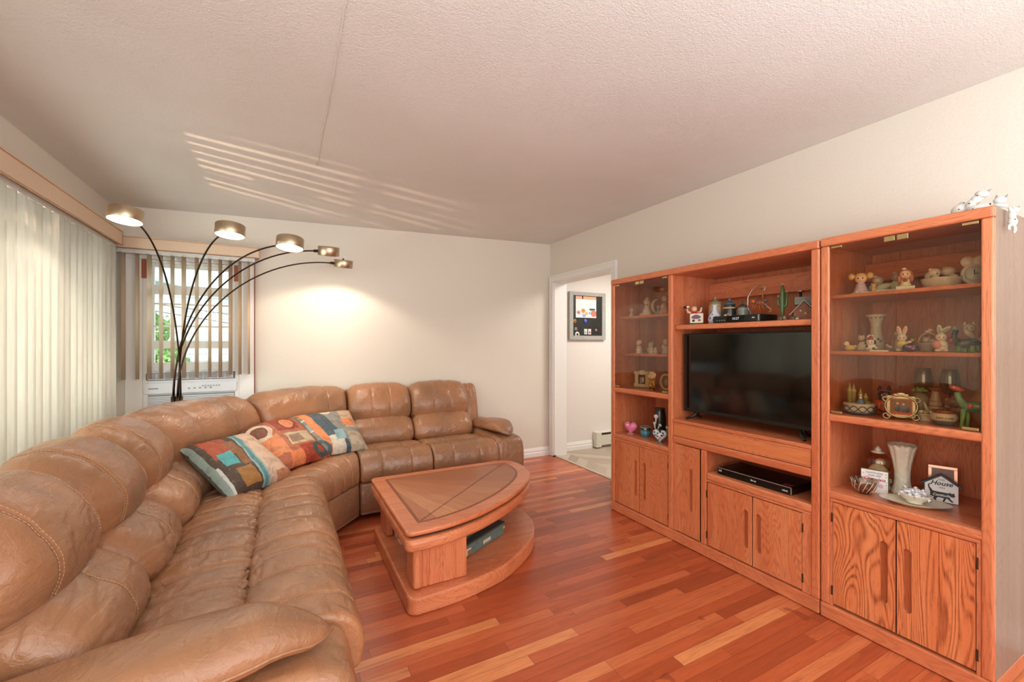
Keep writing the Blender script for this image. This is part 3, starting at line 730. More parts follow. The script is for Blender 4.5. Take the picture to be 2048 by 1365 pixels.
# ------------------------------------------------------------ throw pillows
def throw(name, label, c, a, up, size, mat, th=.075, group='patterned throw pillows', sag=0):
    a = Vector(a).normalized(); up = Vector(up); up = (up-a*up.dot(a)).normalized(); n = a.cross(up)
    b = MB(); G = 26; uvs = []
    for side in (1, -1):
        P = []
        for i in range(G+1):
            row = []
            for j in range(G+1):
                u, v = i/G*2-1, j/G*2-1
                pin = 1-.10*(1-u*u)*0-.06*((1-abs(u)**2)*abs(v)**3)*1; pin2 = 1-.06*((1-abs(v)**2)*abs(u)**3)
                t = ((1-u**4)*(1-v**4))**.55*th*side
                w = .007*noise.noise(Vector((u*3+c[0]*9, v*3, side)))*(1-u*u)*(1-v*v)*1.5+.004*noise.noise(Vector((u*9, v*9, c[1]*5)))
                q = Vector(c)+a*u*size[0]/2*pin2+up*v*size[1]/2*pin+n*(t+w-sag*u*u)
                row.append(q); uvs.append(((u+1)/2, (v+1)/2))
            P.append(row)
        b.grid(P)
    b.uv = uvs; o = b.build(name, mat)
    return tag(o, label, 'pillow', group)
pA = paint('pillow_print_blue_brown', '4A3A30', [('r', .55, 0, 1, 1, 'D8B8A0'), ('b', .52, -.10, .055, '8FB0AE'), ('b', .52, -.10, .028, '4E8890'), ('r', .12, .55, .44, .98, 'A5492C'), ('r', .16, .40, .36, .62, '4AA4A8'), ('r', .22, .05, .45, .32, 'A07038'), ('r', .38, .35, .5, .8, '8A5A34'), ('r', 0, 0, .05, 1, '8FA39A'), ('r', .05, 0, .08, .45, 'C9C9C4'), ('r', .7, 0, 1, .12, 'B87A5A')], rough=.6, warp=.05, weave=120, var=.62)
pB = paint('pillow_print_rust', 'B8694A', [('r', 0, .55, .3, 1, '7A4A34'), ('r', .05, .2, .35, .6, 'DE8A5A'), ('o', .16, .72, .14, .03, 'D9BFA8'), ('r', .38, .62, .75, .98, 'A0391F'), ('c', .6, .78, .13, 'E0875A'), ('o', .6, .78, .13, .015, '7A2A1A'), ('r', .42, .3, .82, .55, 'CDB896'), ('r', .45, .34, .65, .5, '9A7A64'), ('r', .5, 0, .95, .26, 'A8381E'), ('o', .82, .14, .10, .035, '3C4A4C'), ('r', .85, .3, 1, 1, '5A6A58'), ('r', .3, 0, .5, .2, 'E08050')], rough=.55, warp=.09, weave=120, var=.62)
pC = paint('pillow_print_grey_orange', '8C8880', [('o', .15, .6, .14, .02, 'D8D0C0'), ('c', .15, .55, .08, '9AA0A0'), ('b', .62, .35, .11, '3F5560'), ('b', .42, .30, .07, 'E08A54'), ('c', .52, .93, .09, 'E8D4B8'), ('r', .72, .45, 1, 1, 'C6A68A'), ('r', .7, .5, .9, .66, 'DE8450'), ('r', .7, 0, 1, .35, 'B8A88E'), ('r', .4, 0, .62, .3, 'D8CFBC'), ('o', .2, .05, .16, .03, '4A6068'), ('r', .5, .2, .66, .42, '8FB0B8')], rough=.55, warp=.08, weave=120, var=.6)
throw('throw_pillow', 'blue, brown and pink patchwork throw pillow, nearest of the three on the sofa corner', (-.235, 3.00, .575), (.70, .71, 0), (-.62, .58, .55), (.44, .46), pA)
throw('throw_pillow', 'rust and orange abstract throw pillow lying between the other two', (.01, 3.36, .60), (.80, .60, .02), (-.50, .66, .55), (.47, .46), pB, sag=.03)
throw('throw_pillow', 'grey, slate and orange circle-pattern throw pillow nearest the back wall seats', (.30, 3.56, .60), (.95, .30, .0), (-.28, .75, .6), (.47, .44), pC)

# ------------------------------------------------------------ arc floor lamp
brass = flat('C4B298', .34, metal=1, scale=20, var=.1, name='brushed_bronze')
dark_br = flat('3A2C22', .3, metal=.9, name='dark_bronze')
lamp = thing('arc_floor_lamp', 'five-armed bronze arc floor lamp standing behind the sofa corner', 'lamp', (-.66, 3.70, 0))
MB().lathe([(0, 0), (.16, 0), (.16, .02), (.15, .028), (.02, .032), (0, .032)], (-.66, 3.92, 0), 32).build('base', dark_br, lamp)
MB().tube([(-.66, 3.92, .03), (-.66, 3.85, .3), (-.66, 3.74, .65), (-.66, 3.70, .80)], .018, 12).build('pole', dark_br, lamp)
b = MB()
for i in range(5):
    a = i*2*PI/5; b.tube([(-.66+.022*math.cos(a), 3.70+.022*math.sin(a), .72), (-.66+.022*math.cos(a), 3.70+.022*math.sin(a), .925)], .0125, 10)
b.build('collar', dark_br, lamp)
heads = [((-.745, 2.96, 1.965), (.05, -.13), 0), ((-.28, 2.96, 1.942), (.04, -.12), 0), ((.027, 2.92, 1.893), (.06, -.14), 0), ((.29, 3.50, 1.983), (.0, .27), 0), ((.43, 3.83, 1.955), (.05, .2), 0)]
glow = flat('FFF0DC', .4, emit=9, name='lamp_diffuser')
for i, (h, tl, _) in enumerate(heads):
    a = i*2*PI/5; c0 = Vector((-.66+.022*math.cos(a), 3.70+.022*math.sin(a), .92)); H_ = Vector(h)
    dirh = Vector((H_.x-c0.x, H_.y-c0.y, 0)); dist = dirh.length; u = dirh.normalized()
    end = H_-u*.082+Vector((0, 0, -.004)); span = (end-c0); reach = math.hypot(span.x, span.y)
    pts = []
    for j in range(29):
        t = j/28*PI/2; f = 1-math.cos(t); g = math.sin(t)
        if i < 2: f = f**.95
        pts.append(c0+u*reach*f+Vector((0, 0, span.z*g)))
    MB().tube(pts, .0052, 8).build('arm', dark_br, lamp)
    R_ = Euler((tl[1], tl[0], 0)).to_matrix().to_4x4()
    hd = MB()
    hd.tube([end-u*.02, end+u*.035], .011, 12)
    hd.build('socket', dark_br, lamp)
    sh = MB().lathe([(.0, .032), (.074, .032), (.0755, .030), (.0755, -.030), (.074, -.032), (.072, -.030), (.072, .026), (.0, .026)], h, 40, M=R_)
    so = sh.build('lamp_shade', brass, lamp)
    MB().lathe([(0, -.028), (.0715, -.028), (.0715, -.024), (0, -.024)], h, 32, M=R_).build('diffuser', glow, so)
    l = bpy.data.lights.new('lamp_bulb', 'SPOT'); l.energy = 17 if i > 2 else 6; l.color = (1, .86, .70); l.spot_size = 2.35; l.spot_blend = .3; l.shadow_soft_size = .05
    lo = bpy.data.objects.new('lamp_bulb', l); COL.objects.link(lo); lo.parent = lamp
    lo.location = Vector(h)+(R_ @ Vector((0, 0, -.036)))-Vector(lamp.location); lo.rotation_euler = (tl[1], tl[0], 0)
MB().lathe([(.0, 0), (.006, 0), (.006, .012), (0, .012)], (.43, 3.83, 1.987)).build('finial', dark_br, lamp)

# ------------------------------------------------------------ coffee table
ct = thing('coffee_table', 'quarter-oval oak coffee table with a fan-pattern lift lid', 'table', (.95, 2.5, 0))
def qoval(x0, y1, A, B, r=.05, n=40, lead=0):
    """straight left edge x0 and straight far edge y1, bowed front"""
    pts = [(x0+r, y1)]
    for i in range(6): t = PI/2*(i+1)/6; pts.append((x0+r-r*math.sin(t), y1-r+r*math.cos(t)))
    yb = y1-B
    for i in range(7): t = PI/2*i/6; pts.append((x0+r-r*math.cos(t), yb+r-r*math.sin(t)))
    k = .28
    P0 = Vector((x0+r, yb)); P3 = Vector((x0+A, y1-.22)); P1 = P0+Vector((A*.50, .0)); P2 = Vector((x0+A+.02, y1-.22-B*.36))
    for i in range(1, n):
        t = i/n; q = P0*(1-t)**3+P1*3*t*(1-t)**2+P2*3*t*t*(1-t)+P3*t**3; pts.append((q.x, q.y))
    Q0 = P3; Q1 = P3+Vector((-.01, .15)); Q2 = Vector((x0+A-.12, y1)); 
    for i in range(0, 11):
        t = i/10; q = Q0*(1-t)**2+Q1*2*t*(1-t)+Q2*t*t; pts.append((q.x, q.y))
    return pts
def slab(pts, z0, z1, round_=.012, shrink=0, name='top', mat=None, parent=ct):
    b = MB(); b.prism(pts, z0, z1, smooth=False); return b.build(name, mat or OX(), parent, bev=round_, bseg=3)
def offs(pts, d):
    n = len(pts); out = []
    for i in range(n):
        a, c = Vector(pts[i-1]), Vector(pts[(i+1) % n]); t = (c-a).normalized(); nn = Vector((-t.y, t.x))
        out.append(tuple(Vector(pts[i])+nn*d))
    ar = sum(pts[i][0]*pts[(i+1) % n][1]-pts[(i+1) % n][0]*pts[i][1] for i in range(n))
    if ar < 0:
        out = []
        for i in range(n):
            a, c = Vector(pts[i-1]), Vector(pts[(i+1) % n]); t = (c-a).normalized(); nn = Vector((t.y, -t.x)); out.append(tuple(Vector(pts[i])+nn*d))
    return out
def smooth(pts, n=64, corner=3):
    """dense outline: pts[:corner] stay straight corners (rounded), the rest is a bowed spline"""
    sp = pts[corner-1:]; out = []
    m = len(sp)
    for i in range(m-1):
        P = [sp[max(0, i-1)], sp[i], sp[i+1], sp[min(m-1, i+2)]]
        for k in range(6):
            f = k/6; out.append(tuple(.5*((2*P[1][d])+(-P[0][d]+P[2][d])*f+(2*P[0][d]-5*P[1][d]+4*P[2][d]-P[3][d])*f*f+(-P[0][d]+3*P[1][d]-3*P[2][d]+P[3][d])*f**3) for d in (0, 1)))
    out.append(sp[-1]); return out
def outline(x0, yf, yb, front, r=.04):
    """straight left edge x0 from yf to yb, straight far edge yb, then the bowed front back to the near corner"""
    f = smooth(front, corner=1)          # runs from near the front-left corner round to the far edge
    pts = []
    for i in range(7): t = PI/2*i/6; pts.append((x0+r-r*math.cos(t), yf+r-r*math.sin(t)))
    pts += f
    for i in range(7): t = PI/2*i/6; pts.append((x0+r-r*math.sin(t), yb-r+r*math.cos(t)))
    return pts
FR_LID = [(.60, 2.017), (.70, 2.026), (.80, 2.050), (.948, 2.105), (1.172, 2.235), (1.368, 2.40), (1.495, 2.56), (1.553, 2.74), (1.545, 2.90), (1.50, 2.965), (1.42, 2.985)]
FR_BASE = [(.60, 2.000), (.70, 2.004), (.80, 2.015), (.916, 2.04), (1.06, 2.085), (1.223, 2.185), (1.38, 2.325), (1.49, 2.52), (1.52, 2.72), (1.49, 2.87), (1.40, 2.93)]
def inset_front(fr, d):
    out = []
    for i, q in enumerate(fr):
        a, c = Vector(fr[max(0, i-1)]), Vector(fr[min(len(fr)-1, i+1)]); t = (c-a).normalized(); out.append(tuple(Vector(q)+Vector((-t.y, t.x))*d))
    return out
T = outline(.505, 2.017, 2.985, FR_LID, .035)
slab(outline(.512, 2.0, 2.93, FR_BASE, .045), 0.0, .085, .018, name='base')
slab(T, .292, .352, .02, name='apron', mat=OX())
lid = MB()
def tilt(x, y, z): return (x, y, z+(2.985-y)*.009)
lid.prism(T, .362, .388, fn=tilt); lido = lid.build('lid', OX(), ct, bev=.010, bseg=3)
def fan_mat():
    m, N, L = nt('fan_veneer'); b = N['Principled BSDF']
    t = N.new('ShaderNodeTexCoord'); sp = N.new('ShaderNodeSeparateXYZ'); L.new(t.outputs['Object'], sp.inputs[0])
    dx = math_n(N, L, 'ADD', sp.outputs[0], .95-.55); dy = math_n(N, L, 'SUBTRACT', sp.outputs[1], 2.92-2.5)
    an = math_n(N, L, 'ARCTAN2', dy, dx); aa = math_n(N, L, 'DIVIDE', an, .175)
    sec = math_n(N, L, 'FLOOR', aa); fr = math_n(N, L, 'FRACT', aa)
    d = math_n(N, L, 'SQRT', math_n(N, L, 'ADD', math_n(N, L, 'MULTIPLY', dx, dx), math_n(N, L, 'MULTIPLY', dy, dy)))
    cbn = N.new('ShaderNodeCombineXYZ'); L.new(math_n(N, L, 'MULTIPLY', d, 1.2), cbn.inputs[0]); L.new(math_n(N, L, 'MULTIPLY', aa, 6.0), cbn.inputs[1]); L.new(sec, cbn.inputs[2])
    g = noise_n(N, L, cbn.outputs[0], 5, 5, .65, .3)
    w = N.new('ShaderNodeTexWhiteNoise'); w.noise_dimensions = '1D'; L.new(sec, w.inputs['W'])
    c = ramp(N, L, w.outputs['Value'], [(0, srgb('A05E3A')), (.5, srgb('B87048')), (1, srgb('D08C60'))])
    c = mixc(N, L, math_n(N, L, 'MULTIPLY', math_n(N, L, 'GREATER_THAN', g, .52), .5), c, srgb('8E5232'))
    c = mixc(N, L, math_n(N, L, 'MULTIPLY', math_n(N, L, 'LESS_THAN', fr, .03), .5), c, srgb('6A3018'))
    L.new(c, b.inputs['Base Color']); b.inputs['Roughness'].default_value = .35; b.inputs['Coat Weight'].default_value = .2; return m
def flatpoly(pts, z0, z1): return MB().prism(pts, z0, z1, fn=tilt)
zl = .388
flatpoly(outline(.583, 2.105, 2.905, inset_front(FR_LID, .088)[:-1]+[(1.36, 2.905)], .006), zl+.0002, zl+.0006).build('inlay_border', flat('8E4A2C', .4, name='inlay_dark', var=.15), ct)
flatpoly(outline(.600, 2.122, 2.888, inset_front(FR_LID, .105)[:-1]+[(1.34, 2.888)], .004), zl+.0006, zl+.001).build('fan_panel', fan_mat(), ct)
flatpoly(outline(.53, 2.04, 2.96, inset_front(FR_LID, .025), .02), .350, .366).build('lid_seat', flat('2E170E', .6, name='gap_shade'), ct)  # near-black colour paints the shade in the gap under the lid
# legs: ribbed corner posts
def post(x0, x1, y0, y1, ribs_front=True):
    b = MB(); n = 4; wx = (x1-x0)/n
    b.box(x0+.004, x1-.004, y0+.004, y1-.004, .086, .298)
    for i in range(n): b.box(x0+i*wx+.003, x0+(i+1)*wx-.003, y0, y1, .0865, .2975)
    return b.build('leg', OZ(), ct, bev=.006)
post(.56, .835, 2.075, 2.13)
MB().box(.548, .60, 2.06, 2.20, .0865, .2975).build('leg', OZ(), ct, bev=.02, bseg=4)
MB().box(.552, .60, 2.72, 2.90, .0865, .2975).build('leg', OZ(), ct, bev=.015, bseg=4)
MB().box(.60, .80, 2.86, 2.90, .0865, .2975).build('leg', OZ(), ct, bev=.008)
MB().box(1.12, 1.36, 2.86, 2.90, .0865, .2975).build('leg', OZ(), ct, bev=.008)
bx(.60, 1.36, 2.885, 2.895, .0865, .2975).build('rear_panel', OZ(), ct)
# game box on the shelf of the table
gb = thing('game_box', 'long flat grey-green box with pale stickers on the coffee table shelf', 'box', (1.08, 2.5, .088))
gbm = flat('5F7470', .55, bump=.1, scale=30, var=.15, name='greengrey_box')
R3 = .506; GX, GY = .98, 2.441
def rb(cx, cy, sx, sy, sz, z, name, mat, par, rz=R3): return MB().rbox((cx, cy, z+sz/2), (sx, sy, sz), (0, 0, rz)).build(name, mat, par, bev=.002)
rb(GX, GY, .42, .26, .062, .0885, 'box_body', gbm, gb); rb(GX, GY, .427, .267, .012, .1505, 'box_lid', flat('3E4440', .5, name='dark_lid'), gb)
def onbox(u, w, h, z, col, nm):
    c, s = math.cos(R3), math.sin(R3); px, py = GX+u*c+.1345*s, GY+u*s-.1345*c
    MB().rbox((px, py, z), (w, .0015, h), (0, 0, R3)).build(nm, flat(col, .5), gb)
onbox(-.155, .05, .036, .118, 'D8C8A8', 'sticker'); onbox(-.145, .035, .03, .112, 'A06A40', 'sticker'); onbox(.02, .075, .02, .118, 'C8BCA4', 'sticker'); onbox(.2, .02, .014, .13, 'B89A78', 'sticker')
rb(.97, 2.46, .34, .20, .018, .163, 'board', flat('3C5248', .5, name='deep_green'), gb, .62)
tag(MB().rbox((1.31, 2.70, .105), (.10, .05, .03), (0, 0, .7)).build('remote_control', flat('15181A', .35, name='black_plastic'), bev=.01), 'small black remote lying at the right rear of the coffee table shelf', 'remote')
pk = paint('game_pack_print', 'E4E8EA', [('c', .3, .6, .14, '203038'), ('c', .6, .4, .12, '5FA8A8'), ('c', .7, .8, .1, '1C1C20'), ('c', .45, .15, .14, 'D83A34'), ('r', .1, .3, .3, .42, '304048'), ('c', .75, .15, .09, 'E04840')], var=.1, warp=.15)
b = MB(); TINY = 2.665; b.rbox((.632, TINY, .165), (.045, .18, .155), (.0, 0, .0)); b.uv = [((v[1]-TINY+.09)/.18, (v[2]-.09)/.16) for v in b.v]
tag(b.build('card_tin', pk), 'white card tin with black, teal and red splashes under the table, behind the left leg', 'tin')

# ------------------------------------------------------------ wall units
wu = thing('wall_unit', 'wide oak entertainment wall unit holding the television', 'wall unit', (2.48, 1.86, 0))
cu = thing('curio_cabinet', 'tall oak curio cabinet with glass doors at the right end of the wall unit', 'cabinet', (2.48, .836, 0))
F0_, BK = 2.245, 2.712
bronze = flat('5A4630', .4, metal=.8, name='old_bronze'); gold = flat('D8C690', .25, metal=1, name='gold_hinge')
cglass = glass('F0E8DC', 'smoked_glass', .9)
def part(name, boxes, mat, parent, bev=.003, bs=2, label=None):
    b = MB()
    for q in boxes: b.box(*q)
    o = b.build(name, mat, parent, bev=bev, bseg=bs)
    if label: o['label'] = label
    return o
def rail(name, y0, y1, z0, z1, parent, x0=F0_, x1=BK-.012, th=None):
    # shelf with thick rounded front edge
    part(name, [(x0, x0+.032, y0, y1, z0, z1)], OY(), parent, .009, 3)
    part('shelf', [(x0+.03, x1, y0, y1, z1-.022 if (z1-z0) > .022 else z0, z1)], OY(), parent, .001)
def cab_door(y0, y1, z0, z1, gy, parent, hinge):
    wood = oak('z', 'E6915F', 'D67848', '7E3418', 'oak_bright', cathedral=.85) if parent is cu else oak('z', 'DE8A5C', 'CC7046', '7E3820', 'oak_calm', cathedral=.36)
    b = MB(); g0 = z0+(z1-z0)*.22 if z1-z0 < .42 else z0+(z1-z0)*.22; g1 = z0+(z1-z0)*.78
    if z1-z0 > .5: g0, g1 = .23, .50
    gw = .0135; X = F0_+.004; X2 = X+.019
    b.box(X, X2, y0, gy-gw, z0, z1).box(X, X2, gy+gw, y1, z0, z1).box(X, X2, gy-gw, gy+gw, z0, g0).box(X, X2, gy-gw, gy+gw, g1, z1)
    # rounded ends of the finger slot
    for zz, s in ((g0, 1), (g1, -1)):
        for sgn in (-1, 1):
            pts = [(gy+sgn*gw, zz)]
            for i in range(7): t = PI/2*i/6; pts.append((gy+sgn*gw*math.cos(t), zz+s*gw*(1-math.sin(t))))
            b.prism(pts, X, X2, fn=lambda a, bb, c: (c, a, bb))
    d = b.build('door', wood, parent, bev=0)
    part('finger_slot', [(X2-.004, X2-.001, gy-gw-.002, gy+gw+.002, g0-.002, g1+.002)], oak('z', 'BE6A40', 'A85832', '7A3018', 'oak_dull', cathedral=.2), d, 0)
    part('edge_frame', [(X-.0006, X2, y0, y0+.003, z0, z1), (X-.0006, X2, y1-.003, y1, z0, z1)], OZ(), d, 0)
    if hinge:
        yh = y1+.004 if hinge > 0 else y0-.004
        for zz in (z0+.06, z1-.07): part('hinge', [(X-.003, X+.012, yh-.004, yh+.004, zz-.022, zz+.022), (X-.006, X-.001, yh-.0025, yh+.0025, zz-.018, zz+.018)], bronze, d, .001)
    return d
def glass_door(y0, y1, z0, z1, parent, clip_y, hinge_y):
    X = F0_+.003
    g = part('glass_door', [(X, X+.005, y0, y1, z0, z1)], cglass, parent, 0)
    part('catch_plate', [(X-.003, X+.008, clip_y-.018, clip_y+.018, z1-.024, z1-.002)], gold, g, .001)
    for zz in (z1-.008, z0+.006): part('pivot_hinge', [(X-.002, X+.008, hinge_y-.022, hinge_y+.022, zz-.005, zz+.005)], gold, g, .001)
    return g
# --- left + middle bay
y0, y1 = 1.124, 2.598
part('base', [(F0_-.006, BK-.02, y0, y1, .003, .068)], OY(), wu, .006)
part('top', [(F0_-.008, BK, y0, y1, 1.741, 1.781)], OY(), wu, .008, 3)
part('side_panel', [(F0_+.02, BK, y1-.018, y1-.001, .068, 1.741)], OZ(), wu, .001)
part('side_panel', [(F0_+.02, BK, y0+.001, y0+.018, .068, 1.741)], OZ(), wu, .001)
part('divider', [(F0_+.02, BK-.012, 2.012, 2.03, .068, 1.741)], OZ(), wu, .001)
part('back_panel', [(BK-.012, BK-.002, y0+.018, y1-.018, .068, 1.741)], OZ(), wu, 0)
for a, c in ((y1-.036, y1), (2.002, 2.038), (y0, y0+.038)): part('stile', [(F0_-.002, F0_+.02, a, c, .068, 1.741)], OZ(), wu, .007, 3)
a, c = 2.038, y1-.036
glass_door(a+.002, (a+c)/2-.001, .957, 1.739, wu, (a+c)/2-.022, a+.028); glass_door((a+c)/2+.001, c-.002, .957, 1.739, wu, (a+c)/2+.022, c-.028)
rail('rail', a-.006, c+.018, .915, .953, wu)
for z in (1.478, 1.195): part('shelf', [(2.325, BK-.012, 2.03, c+.018, z, z+.018)], OY(), wu, .004)
rail('rail', a-.006, c+.018, .563, .598, wu); part('rail_moulding', [(F0_+.002, F0_+.03, a, c, .545, .563)], OY(), wu, .004)
md = (a+c)/2
cab_door(a+.004, md-.002, .076, .545, md-.045, wu, -1); cab_door(md+.002, c-.004, .076, .545, md+.042, wu, 0)
part('bay_backing', [(F0_+.024, F0_+.028, a, c, .07, .56)], flat('5A2A18', .6, name='dark_wood'), wu, 0)
# middle bay
a, c = y0+.038, 2.002
rail('rail', a-.02, c+.01, 1.378, 1.410, wu, F0_+.03)
part('valance_board', [(2.62, 2.638, a-.02, c+.01, 1.59, 1.70)], OY(), wu, .003)
part('deck', [(F0_+.0, BK-.012, a-.02, c+.01, .775, .797)], OY(), wu, .005)
part('drop_front', [(F0_+.006, F0_+.026, a+.004, c-.004, .694, .772)], oak('y', 'DE8A58', 'D27A48', 'A05A34', 'oak_smooth', cathedral=.25), wu, .002)
part('drop_front_edge', [(F0_+.002, F0_+.01, a+.002, c-.002, .765, .774), (F0_+.002, F0_+.01, a+.002, c-.002, .688, .694)], OY(), wu, .002)
part('rail', [(F0_, F0_+.03, a, c, .640, .685)], OY(), wu, .009, 3)
part('rail_top', [(F0_+.03, BK-.012, a-.02, c+.01, .655, .675)], OY(), wu, 0)
part('stile', [(F0_-.001, F0_+.02, 1.747, 1.785, .068, .64)], OZ(), wu, .006)
part('divider', [(F0_+.02, BK-.012, 1.758, 1.774, .068, .655)], OZ(), wu, 0)
cab_door(1.793, 1.978, .076, .636, 1.862, wu, 0); part('hinge_strip', [(F0_+.003, F0_+.02, 1.978, 2.002, .07, .64)], OZ(), wu, .002)
rail('rail', a-.02, 1.747, .468, .510, wu); part('rail_moulding', [(F0_+.002, F0_+.03, a, 1.747, .456, .468)], OY(), wu, .003)
part('bay_backing', [(F0_+.024, F0_+.028, a, c, .07, .456), (F0_+.024, F0_+.028, 1.78, c, .07, .64)], MATS['dark_wood'], wu, 0)
part('hinge_strip', [(F0_+.002, F0_+.02, a, 1.203, .07, .456)], OZ(), wu, .001)
cab_door(1.205, 1.455, .076, .452, 1.425, wu, -1); cab_door(1.459, 1.738, .076, .452, 1.497, wu, 1)
# --- curio
y0, y1 = .555, 1.119
part('base', [(F0_-.006, BK-.02, y0, y1, .003, .07)], OY(), cu, .006)
part('top', [(F0_-.008, F0_+.02, y0-.001, y1, 1.744, 1.784)], OY(), cu, .008, 3)
part('top_board', [(F0_+.0195, BK, y0+.018, y1, 1.744, 1.7835)], OY(), cu, 0)
walnut = oak('z', '9E8574', '8E7565', '6E5648', 'grey_walnut_vinyl', rough=.6, cathedral=.25)
part('side_panel', [(F0_+.021, BK, y0+.001, y0+.017, .004, 1.7835)], walnut, cu, .001, label='greyish walnut side panel')
part('side_panel', [(F0_+.02, BK, y1-.018, y1-.001, .07, 1.744)], OZ(), cu, .001)
part('side_lining', [(F0_+.02, BK-.012, y0+.017, y0+.021, .07, 1.744)], OZ(), cu, 0)
part('back_panel', [(BK-.012, BK-.002, y0+.018, y1-.018, .07, 1.744)], OZ(), cu, 0)
for p, q in ((y1-.036, y1), (y0, y0+.034)): part('stile', [(F0_-.002, F0_+.022, p, q, .07, 1.744)], OZ(), cu, .007, 3)
a, c = y0+.034, y1-.036; md = (a+c)/2
glass_door(a+.002, md-.001, .965, 1.742, cu, md-.022, a+.028); glass_door(md+.001, c-.002, .965, 1.742, cu, md+.022, c-.028)
rail('rail', a-.012, c+.018, .927, .961, cu)
for z in (1.499, 1.2365): part('shelf', [(2.285, BK-.012, a-.012, c+.018, z, z+.0165)], OY(), cu, .004)
part('valance_board', [(2.62, 2.638, a-.01, c+.018, 1.60, 1.69)], OY(), cu, .003)
rail('rail', a-.012, c+.018, .567, .603, cu); part('rail_moulding', [(F0_+.002, F0_+.03, a, c, .552, .567)], OY(), cu, .004)
part('bay_backing', [(F0_+.024, F0_+.028, a, c, .07, .56)], MATS['dark_wood'], cu, 0)
for p_ in (a, c-.012): part('hinge_strip', [(F0_+.002, F0_+.02, p_, p_+.012, .07, .553)], OZ(), cu, .001)
cab_door(a+.014, md-.002, .082, .550, md-.036, cu, -1); cab_door(md+.002, c-.014, .082, .550, md+.042, cu, 1)

# ------------------------------------------------------------ television, players
tv = thing('television', 'black flat screen television standing in the middle bay', 'television', (2.36, 1.585, .797))
blk = flat('141614', .3, name='tv_black', var=.02); scr = flat('0A0B09', .08, name='tv_screen', var=.0)
MB().box(2.335, 2.375, 1.18, 1.988, .845, 1.352).build('housing', blk, tv, bev=.004)
MB().box(2.3335, 2.336, 1.190, 1.970, .868, 1.343).build('screen', scr, tv)
for yy, s in ((1.91, 1), (1.25, -1)):
    MB().tube([(2.30, yy+.03*s, .803), (2.33, yy+.0*s, .818), (2.35, yy-.02*s, .85)], [.008, .009, .012], 6).tube([(2.44, yy+.03*s, .803), (2.38, yy, .818), (2.35, yy-.02*s, .85)], [.008, .009, .012], 6).build('foot', blk, tv)
bd = thing('disc_player', 'black disc player with silver edge in the slot under the television', 'player', (2.42, 1.49, .51))
MB().box(2.282, 2.50, 1.272, 1.695, .513, .552).build('housing', flat('0D0E0C', .25, name='gloss_black', var=.02), bd, bev=.002)
MB().box(2.279, 2.283, 1.272, 1.695, .549, .5525).box(2.279, 2.283, 1.272, 1.2755, .515, .552).build('trim_line', flat('B8B8B4', .3, metal=.7, name='silver_trim'), bd)
lt = flat('D8DCDC', .5, emit=.25, name='print_light')
RX = (PI/2, 0, -PI/2)
text_obj('brand_mark', 'LG', .016, (2.2815, 1.678, .535), RX, lt, bd)
text_obj('front_mark', 'Blu-ray', .011, (2.2815, 1.475, .531), RX, lt, bd)
text_obj('front_mark', 'HDMI', .011, (2.2815, 1.305, .528), RX, lt, bd)
part('feet', [(2.30, 2.32, 1.30, 1.32, .5102, .5135), (2.30, 2.32, 1.65, 1.67, .5102, .5135), (2.46, 2.48, 1.3, 1.32, .5102, .5135), (2.46, 2.48, 1.65, 1.67, .5102, .5135)], blk, bd, 0)
part('label_strip', [(2.30, 2.33, 1.285, 1.33, .5518, .5524)], flat('7A2A30', .5), bd, 0)
cbx = thing('cable_box', 'black cable box with clock display on the shelf above the television', 'cable box', (2.37, 1.59, 1.41))
MB().box(2.30, 2.46, 1.448, 1.742, 1.4115, 1.452).build('housing', blk, cbx, bev=.004)
MB().box(2.2985, 2.301, 1.54, 1.65, 1.417, 1.447).build('display', flat('0A0C0C', .1, name='display_black'), cbx)
text_obj('clock_digits', '10:27', .020, (2.2975, 1.592, 1.4325), RX, flat('C8D0D0', .5, emit=.3, name='digit_light'), cbx)
text_obj('brand_mark', 'fios', .012, (2.2995, 1.485, 1.434), RX, lt, cbx)
part('button', [(2.298, 2.301, 1.66+i*.016, 1.668+i*.016, 1.424, 1.428) for i in range(4)], gm, cbx, 0)
part('side_stripe', [(2.2985, 2.3015, 1.453, 1.460, 1.414, 1.450)], flat('9AA0A4', .3, metal=.6), cbx, 0)
# ------------------------------------------------------------ ornaments and small things
def porc(c, r=.28): return flat(c, r, 0, .0, 40, .03, name='glazed_'+c+str(r), coat=.15)
RES = {}
def parse(shapes):
    b = MB(); cols = []
    for s in shapes:
        if s[0] == 'b' and not isinstance(s[-1], str): s = s[:3] + (s[4], s[3])
        k = s[0]; col = s[-1]
        if col not in cols: cols.append(col)
        m = cols.index(col)
        if k == 'e': b.ell(s[1], s[2], m, s[3] if len(s) > 4 else (0, 0, 0), 14, 10)
        elif k == 'l': b.lathe(s[2], s[1], 24, m, sx=s[3] if len(s) > 4 else 1, sy=s[4] if len(s) > 5 else 1)
        elif k == 't': b.tube(s[1], s[2], 8, m)
        elif k == 'b': b.rbox(s[1], s[2], s[3] if len(s) > 4 else (0, 0, 0), m)
        elif k == 'o': # ring in xz plane
            c, R, r = s[1], s[2], s[3]
            R2 = R if isinstance(R, tuple) else (R, R)
            b.tube([(c[0]+R2[0]*math.cos(2*PI*i/28), c[1], c[2]+R2[1]*math.sin(2*PI*i/28)) for i in range(28)], r, 8, m, closed=True)
    mats = [flat(c[1:], .25, metal=1, name='metal_'+c[1:]) if c[0] == 'M' else (glass(c[1:], 'tinted_glass_'+c[1:], 2) if c[0] == 'G' else porc(c)) for c in cols]
    return b, mats
